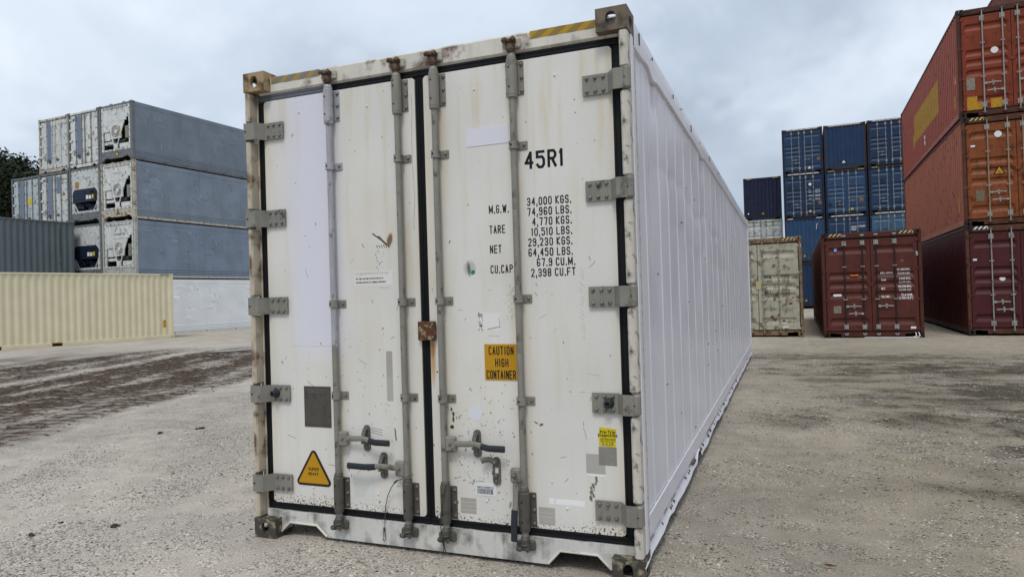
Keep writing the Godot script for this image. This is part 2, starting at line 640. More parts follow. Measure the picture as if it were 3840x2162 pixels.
func dry_box(label: String, group: String, at: Vector3, yaw: float, o: Dictionary) -> Node3D:
	# a steel container; its front lies in z = 0 of its own, its left bottom corner at the origin
	var root := thing("shipping_container", label, "container", at, yaw, group)
	var skin: Material = o.skin
	var frame: Material = o.get("frame", skin)
	for s in 2:
		part(root, "corner_post", made("post%d" % s, func(b: MB):
			var x: float = 0.0 if s == 0 else WD - 0.085
			b.box(V(x, 0.118, -0.09), V(x + 0.085, HC - 0.118, -0.006), 0.012)), frame)
	for s in 2:
		part(root, "corner_post", made("post%d" % (s + 2), func(b: MB):
			var x: float = 0.0 if s == 0 else WD - 0.16
			b.box(V(x, 0.118, -LEN + 0.006), V(x + 0.16, HC - 0.118, -LEN + 0.16), 0.015)), frame)
	for s in 2:
		part(root, "top_rail", made("rail_top%d" % s, func(b: MB):
			var x: float = 0.004 if s == 0 else WD - 0.07
			b.box(V(x, 2.82, -LEN + 0.178), V(x + 0.066, 2.885, -0.178), 0.01)), frame)
		part(root, "bottom_rail", made("rail_bottom%d" % s, func(b: MB):
			var x: float = 0.006 if s == 0 else WD - 0.066
			b.box(V(x, 0.03, -LEN + 0.178), V(x + 0.06, 0.175, -0.178), 0.008)), o.get("rail", frame))
		if o.get("side", "corrugated") == "corrugated":
			part(root, "side_panel", made("side%d" % s, func(b: MB):
				b.xf = Transform3D(Basis(V(0, 0, 1), V(0, 1, 0), V(-1, 0, 0)), V(0.018, 0.175, -LEN + 0.10)) if s == 0 else Transform3D(Basis(V(0, 0, -1), V(0, 1, 0), V(1, 0, 0)), V(WD - 0.018, 0.175, -0.10))
				corrugated(b, LEN - 0.20, 2.65, 0.278, 0.036)), o.get("side_skin", skin))
	part(root, "roof", made("roof", func(b: MB):
		var x0 := 0.07
		for k in 42:
			var z0 := -0.18 - k * (LEN - 0.36) / 42.0
			b.box(V(x0, 2.84 + (0.012 if k % 2 else 0.0), z0 - (LEN - 0.36) / 42.0), V(WD - x0, 2.865 + (0.012 if k % 2 else 0.0), z0), 0.0)), o.get("side_skin", skin))
	part(root, "floor", made("floor", func(b: MB):
		b.box(V(0.07, 0.14, -LEN + 0.05), V(WD - 0.07, 0.172, -0.12))
		for k in 12:
			b.box(V(0.07, 0.03, -0.9 - k * 0.95), V(WD - 0.07, 0.14, -0.84 - k * 0.95))), M.dark)
	part(root, "end_panel", made("rear", func(b: MB):
		b.xf = Transform3D(Basis(V(-1, 0, 0), V(0, 1, 0), V(0, 0, -1)), V(WD - 0.16, 0.17, -LEN + 0.04))
		corrugated(b, WD - 0.32, 2.62, 0.24, 0.045)
		b.xf = Transform3D.IDENTITY
		b.box(V(0.162, 0.02, -LEN + 0.01), V(WD - 0.162, 0.17, -LEN + 0.14), 0.01)
		b.box(V(0.162, 2.79, -LEN + 0.01), V(WD - 0.162, 2.88, -LEN + 0.14), 0.01)), skin)
	part(root, "header", made("header", func(b: MB): b.box(V(0.085, 2.735, -0.12), V(WD - 0.085, 2.885, -0.022), 0.012)), frame)
	part(root, "sill", made("sill", func(b: MB):
		b.prism(PackedVector2Array([Vector2(0.1, 0.16), Vector2(0.1, 0.125), Vector2(0.30, 0.125), Vector2(0.30, 0.11), Vector2(0.44, 0.11), Vector2(0.44, 0.03), Vector2(1.99, 0.03), Vector2(1.99, 0.11), Vector2(2.14, 0.11), Vector2(2.14, 0.125), Vector2(2.33, 0.125), Vector2(2.33, 0.16)]), -0.12, -0.025)), frame)
	if o.get("front", "door") == "door":
		part(root, "door_frame", made("back", func(b: MB): b.box(V(0.08, 0.15, -0.125), V(WD - 0.08, 2.74, -0.11))), M.dark)
		for left in [true, false]:
			dry_door(root, left, o.get("door_skin", skin), o.get("bars", M.zinc), o.get("gear", M.zinc), o.get("cams", M.cam))
		part(root, "lock_cover", boxed(V(1.17, 1.40, DOOR_Z + 0.006), V(1.28, 1.49, DOOR_Z + 0.02), 0.006), o.get("door_skin", skin))
	else:
		part(root, "front_panel", made("front", func(b: MB):
			b.xf = Transform3D(Basis.IDENTITY, V(0.085, 0.16, -0.035))
			corrugated(b, WD - 0.17, 2.58, 0.25, 0.045)), skin)
	var st = o.get("stripes", "ends")
	if st != "none":
		part(root, "hazard_stripe", made("hazard%s%s" % [st, o.get("stripe_color", 0)], func(b: MB):
			var pale: Color = [Color(0.55, 0.40, 0.16), Color(0.75, 0.75, 0.73)][o.get("stripe_color", 0)]
			var ink := Color(0.012, 0.012, 0.015)
			if st == "full":
				hazard(b, 0.30, WD - 0.30, 2.80, 2.872, -0.0205, 0.085, 0.05, pale, ink, 0.34)
			else:
				hazard(b, 0.18, 0.52, 2.80, 2.872, -0.0205, 0.105, 0.07, ink, pale)
				hazard(b, 1.90, 2.26, 2.80, 2.872, -0.0205, 0.105, 0.07, ink, pale)), M.stripes)
	add_castings(root, o.get("castings", frame))
	return root


func label_plate(root: Node, called: String, x0: float, x1: float, y0: float, y1: float, z: float, mat: Material, b := 0.0) -> MeshInstance3D:
	return part(root, called, boxed(V(x0, y0, z), V(x1, y1, z + 0.003), b), mat)


func triangle_sign(root: Node, x: float, y: float, z: float, s: float, pale: Material) -> MeshInstance3D:
	# y is the height of its foot
	var o := part(root, "warning_label", made("tri%s" % s, func(b: MB):
		b.prism(PackedVector2Array([Vector2(-s * 0.56, 0.0), Vector2(s * 0.56, 0.0), Vector2(s * 0.56, s * 0.12), Vector2(s * 0.06, s), Vector2(-s * 0.06, s), Vector2(-s * 0.56, s * 0.12)]), 0.0, 0.002)), M.black)
	o.position = V(x, y, z)
	part(o, "triangle", made("tri_in%s" % s, func(b: MB):
		b.prism(PackedVector2Array([Vector2(-s * 0.44, s * 0.09), Vector2(s * 0.44, s * 0.09), Vector2(0, s * 0.88)]), 0.001, 0.003)), pale)
	part(o, "symbol", made("tri_sym%s" % s, func(b: MB):
		b.box(V(-s * 0.16, s * 0.2, 0.003), V(s * 0.16, s * 0.27, 0.004))
		b.box(V(-s * 0.10, s * 0.34, 0.003), V(s * 0.10, s * 0.41, 0.004))), M.black)
	return o


func disc(root: Node, called: String, x: float, y: float, z: float, r: float, mat: Material) -> MeshInstance3D:
	var o := part(root, called, made("disc%s" % r, func(b: MB):
		var p := PackedVector2Array()
		for k in 28:
			p.append(Vector2(cos(TAU * k / 28), sin(TAU * k / 28)) * r)
		b.prism(p, 0.0, 0.0016)), mat)
	o.position = V(x, y, z)
	return o


func diamond(root: Node, x: float, y: float, z: float, r: float, mat: Material) -> void:
	var o := part(root, "placard", made("diamond%s" % r, func(b: MB): b.prism(PackedVector2Array([Vector2(-r, 0), Vector2(0, -r), Vector2(r, 0), Vector2(0, r)]), 0.0, 0.002)), mat)
	o.position = V(x, y, z)


func sheet(b: MB, us: Array, vs: Array, f: Callable, uvf = null) -> void:
	# a smooth surface; f(u, v) is its point, u to the right and v up as seen from outside
	var first := b.v.size()
	var e := 0.004
	for v in vs:
		for u in us:
			var p: Vector3 = f.call(u, v)
			var du: Vector3 = f.call(u + e, v) - f.call(u - e, v)
			var dv: Vector3 = f.call(u, v + e) - f.call(u, v - e)
			b.v.append(b.xf * p)
			b.n.append((b.xf.basis * du.cross(dv)).normalized())
			b.uv.append(uvf.call(u, v) if uvf != null else Vector2.ZERO)
			b.c.append(b.col)
	var w := us.size()
	for j in vs.size() - 1:
		for i in w - 1:
			var a := first + j * w + i
			b.ix.append_array([a, a + w, a + 1, a + 1, a + w, a + w + 1])


func span(a: float, z: float, count: int) -> Array:
	var r := []
	for k in count + 1:
		r.append(lerpf(a, z, k / float(count)))
	return r


# ------------------------------------------------------------------ refrigerated containers of the stack on the left
func reefer_side(b: MB, kind: int) -> void:
	var dent := noise(0.35, 3, FastNoiseLite.TYPE_SIMPLEX_SMOOTH, 40 + kind)
	var crease := noise(0.5, 2, FastNoiseLite.TYPE_SIMPLEX_SMOOTH, 60 + kind)
	var ys := [0.17, 0.20]
	for k in 4:
		var y := 0.2 + k * 0.085
		ys.append_array([y + 0.004, y + 0.02, y + 0.04, y + 0.06, y + 0.075, y + 0.083])
	ys.append_array(span(0.56, 2.62, 22))
	ys.append_array([2.65, 2.67, 2.68, 2.72, 2.875])
	sheet(b, span(0.10, LEN - 0.10, 110), ys, func(u: float, y: float) -> Vector3:
		var x := 0.0
		if y > 0.2 and y < 0.54:
			x += 0.030 * maxf(0.0, sin(fposmod(y - 0.2, 0.085) / 0.085 * PI)) - 0.012
		elif y < 2.67:
			var m := clampf((y - 0.5) * 4.0, 0.0, 1.0) * clampf((2.62 - y) * 6.0, 0.0, 1.0)
			x += 0.012 * dent.get_noise_2d(u, y * 1.4) * m
			x -= 0.016 * m * clampf(1.0 - absf(crease.get_noise_2d(u * 1.2 + y * 0.8, y * 2.0)) * 9.0, 0.0, 1.0) * clampf(dent.get_noise_2d(u + 31.0, y) * 2.0, 0.0, 1.0)
		else:
			x += 0.006
		return V(WD - 0.020 + x, y, -u))


func reefer_box(label: String, group: String, at: Vector3, yaw: float, o: Dictionary) -> Node3D:
	var root := thing("refrigerated_container", label, "container", at, yaw, group)
	var frame: Material = o.frame
	for s in 2:
		part(root, "corner_post", made("rpost%d" % s, func(b: MB):
			var x: float = 0.0 if s == 0 else WD - 0.11
			b.box(V(x, 0.118, -0.16), V(x + 0.11, HC - 0.118, -0.006), 0.012)), frame)
		part(root, "corner_post", made("rpost%d" % (s + 2), func(b: MB):
			var x: float = 0.0 if s == 0 else WD - 0.11
			b.box(V(x, 0.118, -LEN + 0.006), V(x + 0.11, HC - 0.118, -LEN + 0.16), 0.012)), frame)
	part(root, "side_panel", made("rside%d" % o.get("dents", 0), func(b: MB): reefer_side(b, o.get("dents", 0))), o.side)
	part(root, "side_panel", boxed(V(0.014, 0.17, -LEN + 0.16), V(0.03, 2.87, -0.16)), o.side)
	part(root, "scuff", made("scuff%d" % o.get("dents", 0), func(b: MB):
		rng.seed = 500 + o.get("dents", 0)
		for n in 26:
			var u := rng.randf_range(0.4, 11.6)
			var y := rng.randf_range(0.7, 2.5)
			var tall := n % 3 == 0
			b.box(V(WD - 0.03, y, -u - (0.02 if tall else rng.randf_range(0.05, 0.5))), V(WD - 0.004, y + (rng.randf_range(0.05, 0.3) if tall else rng.randf_range(0.01, 0.03)), -u), 0.002)), o.get("scuffs", M.scuff)).set_meta("kind", "stuff")
	part(root, "bottom_rail", boxed(V(WD - 0.07, 0.05, -LEN + 0.178), V(WD - 0.014, 0.168, -0.178), 0.01), frame)
	part(root, "roof", boxed(V(0.032, 2.83, -LEN + 0.165), V(WD - 0.032, 2.872, -0.165)), o.side)
	part(root, "floor", made("rfloor", func(b: MB):
		b.box(V(0.032, 0.13, -LEN + 0.165), V(WD - 0.075, 0.168, -0.165))
		for k in 14:
			b.box(V(0.04, 0.03, -0.7 - k * 0.83), V(WD - 0.075, 0.13, -0.62 - k * 0.83))), M.dark)
	part(root, "end_panel", boxed(V(0.112, 0.05, -LEN + 0.01), V(WD - 0.112, 2.87, -LEN + 0.16), 0.01), frame)
	part(root, "header", boxed(V(0.162, 2.765, -0.15), V(WD - 0.162, 2.875, -0.03), 0.01), o.get("header", frame))
	part(root, "sill", made("rsill", func(b: MB):
		b.prism(PackedVector2Array([Vector2(0.112, 0.56), Vector2(0.112, 0.13), Vector2(0.24, 0.13), Vector2(0.36, 0.24), Vector2(0.62, 0.25), Vector2(0.70, 0.20), Vector2(1.74, 0.20), Vector2(1.82, 0.25), Vector2(2.08, 0.24), Vector2(2.2, 0.13), Vector2(2.326, 0.13), Vector2(2.326, 0.56)]), -0.12, -0.028)) if o.front != "door" else made("rsill_door", func(b: MB):
		b.prism(PackedVector2Array([Vector2(0.112, 0.2), Vector2(0.112, 0.11), Vector2(0.3, 0.04), Vector2(0.36, 0.13), Vector2(0.55, 0.13), Vector2(0.62, 0.04), Vector2(1.82, 0.04), Vector2(1.88, 0.13), Vector2(2.08, 0.13), Vector2(2.14, 0.04), Vector2(2.326, 0.11), Vector2(2.326, 0.2)]), -0.12, -0.028)), o.get("header", frame))
	match o.front:
		"door":
			reefer_doors(root, o)
		"fan":
			fan_unit(root, o)
		"unit":
			casing_unit(root, o)
		_:
			part(root, "front_panel", boxed(V(0.112, 0.57, -0.10), V(WD - 0.112, 2.76, -0.05), 0.01), o.panel)
	add_castings(root, o.get("castings", frame))
	return root


func reefer_doors(root: Node3D, o: Dictionary) -> void:
	part(root, "door_frame", boxed(V(0.111, 0.201, -0.15), V(WD - 0.111, 2.764, -0.09)), M.rubber)
	for s in 2:
		var x0: float = 0.15 if s == 0 else 1.235
		var x1: float = 1.205 if s == 0 else 2.288
		var d := part(root, "door", boxed(V(x0, 0.235, -0.10), V(x1, 2.725, -0.055), 0.012), o.panel)
		for x in ([0.61, 1.08] if s == 0 else [1.33, 1.80]):
			part(d, "locking_bar", made("rbar%s" % x, func(b: MB): b.tube([V(x, 0.1, -0.03), V(x, 2.81, -0.03)], 0.02, 8)), o.get("bars", M.galv))
			for y in [2.55, 2.0, 1.4, 0.85, 0.32]:
				var big: bool = y > 2.4 or y < 0.4
				var p := part(d, "bar_bracket", made("rbracket%s" % big, func(b: MB): b.box(V(-0.045, -0.1 if big else -0.025, -0.02), V(0.05, 0.1 if big else 0.025, 0.03), 0.01)), o.get("bars", M.galv))
				p.position = V(x, y, -0.034)
			if x < 1.2 or x < 1.5:
				var dir := -1.0 if x == 1.08 else 1.0
				var hy := 0.55 if x == 1.08 else 0.65
				part(d, "door_handle", made("rhandle%s" % x, func(b: MB):
					b.tube([V(x, hy, -0.03), V(x + dir * 0.36, hy, -0.01)], 0.016, 6)
					b.box(V(x + dir * 0.19 - 0.03, hy - 0.07, -0.05), V(x + dir * 0.19 + 0.03, hy + 0.07, 0.0), 0.01)), M.galv_dark)
		for y in [2.53, 1.98, 1.435, 0.89, 0.335]:
			part(d, "hinge", boxed(V(0.01, y - 0.06, -0.052), V(0.31, y + 0.06, -0.02), 0.008) if s == 0 else boxed(V(WD - 0.31, y - 0.06, -0.052), V(WD - 0.01, y + 0.06, -0.02), 0.008), o.get("hinges", o.panel))
		if s == 0 and o.has("patch"):
			label_plate(d, "paint_patch", 0.66, 1.045, 0.62, 2.70, -0.055, o.patch).set_meta("label", "grey blue paint patch covering old lettering")
			label_plate(d, "data_plate", 0.37, 0.53, 0.68, 0.97, -0.055, M.galv)
		if s == 1 and o.has("patch2"):
			label_plate(d, "paint_patch", 1.40, 1.72, 1.75, 2.62, -0.055, o.patch2)
	if o.has("text"):
		lettering(root, o.text, M.black, -0.053)


func frame_bolts(root: Node3D, x0: float, x1: float, y0: float, y1: float, z: float) -> void:
	var m := made("frame_bolt", func(b: MB): b.box(V(-0.016, -0.022, 0), V(0.016, 0.022, 0.018), 0.004))
	for k in 7:
		for y in [y0, y1]:
			part(root, "bolt", m, M.galv_dark).position = V(lerpf(x0, x1, (k + 0.5) / 7.0), y, z)
	for k in 6:
		for x in [x0, x1]:
			part(root, "bolt", m, M.galv_dark).position = V(x, lerpf(y0, y1, (k + 0.5) / 6.0), z)


func fan_unit(root: Node3D, o: Dictionary) -> void:
	var w: Material = o.panel
	# frame round the machinery, and the upper panel
	part(root, "machinery_frame", made("mframe", func(b: MB):
		b.box(V(0.17, 0.565, -0.09), V(0.27, 2.755, -0.012), 0.008)
		b.box(V(2.18, 0.565, -0.09), V(2.27, 2.755, -0.012), 0.008)
		b.box(V(0.27, 0.565, -0.09), V(2.18, 0.65, -0.012), 0.008)
		b.box(V(0.27, 2.69, -0.09), V(2.18, 2.755, -0.012), 0.008)), w)
	part(root, "upper_panel", made("mupper", func(b: MB): b.prism(PackedVector2Array([Vector2(0.27, 1.55), Vector2(0.72, 1.55), Vector2(0.72, 2.02), Vector2(1.72, 2.02), Vector2(1.95, 2.02), Vector2(1.95, 2.15), Vector2(2.18, 2.15), Vector2(2.18, 2.69), Vector2(0.27, 2.69)]), -0.10, -0.045)), w)
	part(root, "recess", made("mrecess", func(b: MB):
		b.box(V(0.16, 0.565, -0.62), V(2.28, 2.2, -0.60))
		b.box(V(0.271, 0.65, -0.60), V(0.29, 2.0, -0.1))
		b.box(V(0.29, 0.66, -0.6), V(2.18, 0.68, -0.1))), flat("recess", Color(0.03, 0.03, 0.032), 0.8))
	# the flared plate that carries the fan, with its two braces running down to a foot
	var cx := 1.20
	var cy := 1.52
	part(root, "fan_shroud", made("mshroud", func(b: MB):
		var rim := []
		for k in 24:
			rim.append(Vector2(cx, cy) + Vector2(cos(TAU * k / 24), sin(TAU * k / 24)) * 0.295)
		b.holed(Vector2(0.83, 1.16), Vector2(1.60, 2.0), Vector2(cx, cy), 0.295, 0.295, -0.07, -0.025)
		b.prism(PackedVector2Array([Vector2(0.64, 2.0), Vector2(0.83, 1.45), Vector2(0.83, 2.0)]), -0.07, -0.026)
		b.prism(PackedVector2Array([Vector2(1.60, 1.45), Vector2(1.86, 2.0), Vector2(1.60, 2.0)]), -0.07, -0.026)
		pass), w)
	part(root, "fan_foot", boxed(V(1.02, 0.66, -0.07), V(1.33, 0.92, -0.027), 0.004), w)
	for s in [-1.0, 1.0]:
		part(root, "brace", made("mbrace%s" % s, func(b: MB): b.tube([V(cx + s * 0.36, 1.5, -0.045), V(1.17 + s * 0.08, 0.68, -0.045)], 0.03, 8)), w)
	for q in 4:
		for k in 7:
			var off := 0.035 + k * 0.036
			var reach := sqrt(maxf(0.0, 0.285 * 0.285 - off * off))
			var slat := part(root, "fan_grille_slat", made("mslat%d%d" % [q, k], func(b: MB):
				var a := Vector2(off, 0.0)
				var d := Vector2(off, reach)
				var t := Transform2D(q * PI / 2, Vector2(cx, cy))
				a = t * a
				d = t * d
				b.tube([V(a.x, a.y, -0.045), V(d.x, d.y, -0.045)], 0.0115, 5, false)), w)
	part(root, "fan_hub", boxed(V(cx - 0.08, cy - 0.08, -0.04), V(cx + 0.08, cy + 0.08, -0.028), 0.004), M.white_print)
	part(root, "fan_backing", made("mback", func(b: MB): b.box(V(cx - 0.3, cy - 0.3, -0.16), V(cx + 0.3, cy + 0.3, -0.15))), M.dark)
	part(root, "side_box", boxed(V(0.30, 1.13, -0.40), V(0.72, 1.54, -0.08), 0.01), w)
	part(root, "shelf", boxed(V(0.30, 0.92, -0.40), V(0.98, 1.06, -0.075), 0.008), w)
	part(root, "control_box", boxed(V(1.86, 1.12, -0.30), V(2.10, 1.72, -0.05), 0.012), o.get("control", M.galv))
	part(root, "pipe", made("mpipe0", func(b: MB): b.tube([V(1.88, 1.9, -0.25), V(2.0, 1.8, -0.2), V(2.12, 1.95, -0.15)], 0.06, 8)), M.dark)
	part(root, "pipe", made("mpipe1", func(b: MB):
		b.tube([V(1.5, 1.0, -0.3), V(1.8, 1.02, -0.2), V(2.1, 0.98, -0.25)], 0.05, 8)), M.dark)
	part(root, "compressor", made("mcomp", func(b: MB):
		b.tube([V(1.30, 1.05, -0.3), V(1.62, 1.05, -0.3)], 0.13, 14)
		b.tube([V(1.70, 1.05, -0.12), V(1.78, 1.05, -0.12)], 0.07, 12)), M.galv_dark)
	part(root, "lower_panel", boxed(V(1.42, 0.68, -0.30), V(2.17, 0.90, -0.06), 0.01), w)
	frame_bolts(root, 0.22, 2.225, 0.605, 2.72, -0.012)
	for x in [0.75, 1.7]:
		part(root, "lifting_lug", boxed(V(x, 2.876, -0.1), V(x + 0.18, 2.93, -0.05), 0.01), M.galv)


func casing_unit(root: Node3D, o: Dictionary) -> void:
	var w: Material = o.panel
	part(root, "upper_panel", boxed(V(0.17, 1.72, -0.09), V(2.27, 2.755, -0.012), 0.01), w)
	part(root, "machinery_frame", made("uframe", func(b: MB):
		b.box(V(0.17, 0.565, -0.09), V(0.36, 1.718, -0.014), 0.008)
		b.box(V(2.10, 0.565, -0.09), V(2.27, 1.718, -0.014), 0.008)
		b.box(V(0.36, 0.565, -0.09), V(2.10, 0.68, -0.014), 0.008)), w)
	part(root, "recess", boxed(V(0.34, 0.66, -0.42), V(2.12, 1.72, -0.40)), M.dark)
	part(root, "unit_casing", made("ucasing", func(b: MB): b.prism(PackedVector2Array([Vector2(0.26, 1.13), Vector2(2.12, 1.13), Vector2(2.18, 1.2), Vector2(2.18, 1.62), Vector2(2.0, 1.80), Vector2(0.42, 1.80), Vector2(0.26, 1.62)]), -0.36, 0.0)), o.unit)
	part(root, "casing_lid", boxed(V(0.5, 1.25, 0.001), V(1.25, 1.68, 0.012), 0.008), o.unit)
	part(root, "control_panel", boxed(V(1.36, 1.25, 0.001), V(2.05, 1.7, 0.012), 0.008), o.unit)
	part(root, "vent", boxed(V(1.66, 1.50, 0.013), V(1.95, 1.68, 0.02), 0.004), M.dark)
	label_plate(root, "notice", 1.34, 1.52, 1.26, 1.46, 0.012, M.white_print)
	label_plate(root, "notice", 1.56, 1.74, 1.26, 1.44, 0.012, M.white_print)
	label_plate(root, "notice", 1.80, 1.92, 1.27, 1.47, 0.012, M.signal)
	part(root, "compressor", made("ucomp", func(b: MB):
		b.tube([V(0.5, 0.88, -0.22), V(1.0, 0.88, -0.22)], 0.14, 12)
		b.tube([V(1.15, 0.95, -0.15), V(1.9, 0.92, -0.2)], 0.06, 8)
		b.box(V(1.3, 0.7, -0.35), V(1.8, 0.86, -0.12), 0.02)
		b.tube([V(0.45, 1.08, -0.1), V(0.8, 0.98, -0.08), V(1.2, 1.06, -0.1), V(1.6, 0.98, -0.09)], 0.025, 6)), o.unit)
	for s in [0, 1]:
		part(root, "brace", made("ubrace%d" % s, func(b: MB):
			var x: float = 0.34 if s == 0 else 2.12
			var x2: float = 0.60 if s == 0 else 1.86
			b.tube([V(x, 1.05, -0.05), V(x2, 0.68, -0.05)], 0.03, 6)), w)
	frame_bolts(root, 0.21, 2.23, 0.605, 2.72, -0.011)


# ------------------------------------------------------------------ the white container in front
class Painter:  # paint, wear and print of one door leaf, in metres
	var w := 0
	var h := 0
	var x0 := 0.0
	var y1 := 0.0
	var k := 480.0
	var d := PackedFloat32Array()

	func dot(x: int, y: int, c: Color, a: float) -> void:
		if x < 0 or y < 0 or x >= w or y >= h or a <= 0.0:
			return
		var i := (y * w + x) * 3
		d[i] = lerpf(d[i], c.r, a)
		d[i + 1] = lerpf(d[i + 1], c.g, a)
		d[i + 2] = lerpf(d[i + 2], c.b, a)

	func blob(cx: float, cy: float, rx: float, ry: float, turn: float, c: Color, a := 0.9, edge := 0.35, ragged: FastNoiseLite = null) -> void:
		var px := (cx - x0) * k
		var py := (y1 - cy) * k
		var r := int(maxf(rx, ry) * k * 1.3) + 2
		for y in range(int(py) - r, int(py) + r + 1):
			for x in range(int(px) - r, int(px) + r + 1):
				var o := Vector2((x - px) / k, -(y - py) / k).rotated(-turn)
				var q := sqrt(o.x * o.x / (rx * rx) + o.y * o.y / (ry * ry))
				if ragged:
					q += ragged.get_noise_2d(x * 3.0, y * 3.0) * 0.5
				dot(x, y, c, a * clampf((1.0 - q) / edge + 0.5, 0.0, 1.0))

	func line(a: Vector2, b: Vector2, wide: float, c: Color, alpha := 0.85) -> void:
		var n := int(a.distance_to(b) * k * 1.5) + 1
		for i in n + 1:
			var p := a.lerp(b, i / float(n))
			blob(p.x, p.y, wide / 2.0, wide / 2.0, 0.0, c, alpha, 0.8)

	func patch(xa: float, ya: float, xb: float, yb: float, c: Color, a: float, ragged: FastNoiseLite, tear := 0.0, soft := 0.002) -> void:
		for y in range(int((y1 - yb) * k) - 4, int((y1 - ya) * k) + 5):
			for x in range(int((xa - x0) * k) - 4, int((xb - x0) * k) + 5):
				var mx := x / k + x0
				var my := y1 - y / k
				var inside := minf(minf(mx - xa, xb - mx), minf(my - ya, yb - my))
				var q := clampf(inside / soft + 0.5, 0.0, 1.0)
				if tear > 0.0:
					q *= clampf((ragged.get_noise_2d(x * 2.0, y * 2.0) + 1.0 - tear) * 6.0, 0.0, 1.0)
				dot(x, y, c, a * q)

	func texture() -> ImageTexture:
		var by := PackedByteArray()
		by.resize(w * h * 3)
		for i in w * h * 3:
			by[i] = clampi(int(d[i] * 255.0), 0, 255)
		return ImageTexture.create_from_image(Image.create_from_data(w, h, false, Image.FORMAT_RGB8, by))


const BARS := [0.612, 1.085, 1.327, 1.799]
const HINGES := [2.53, 1.982, 1.436, 0.889, 0.335]


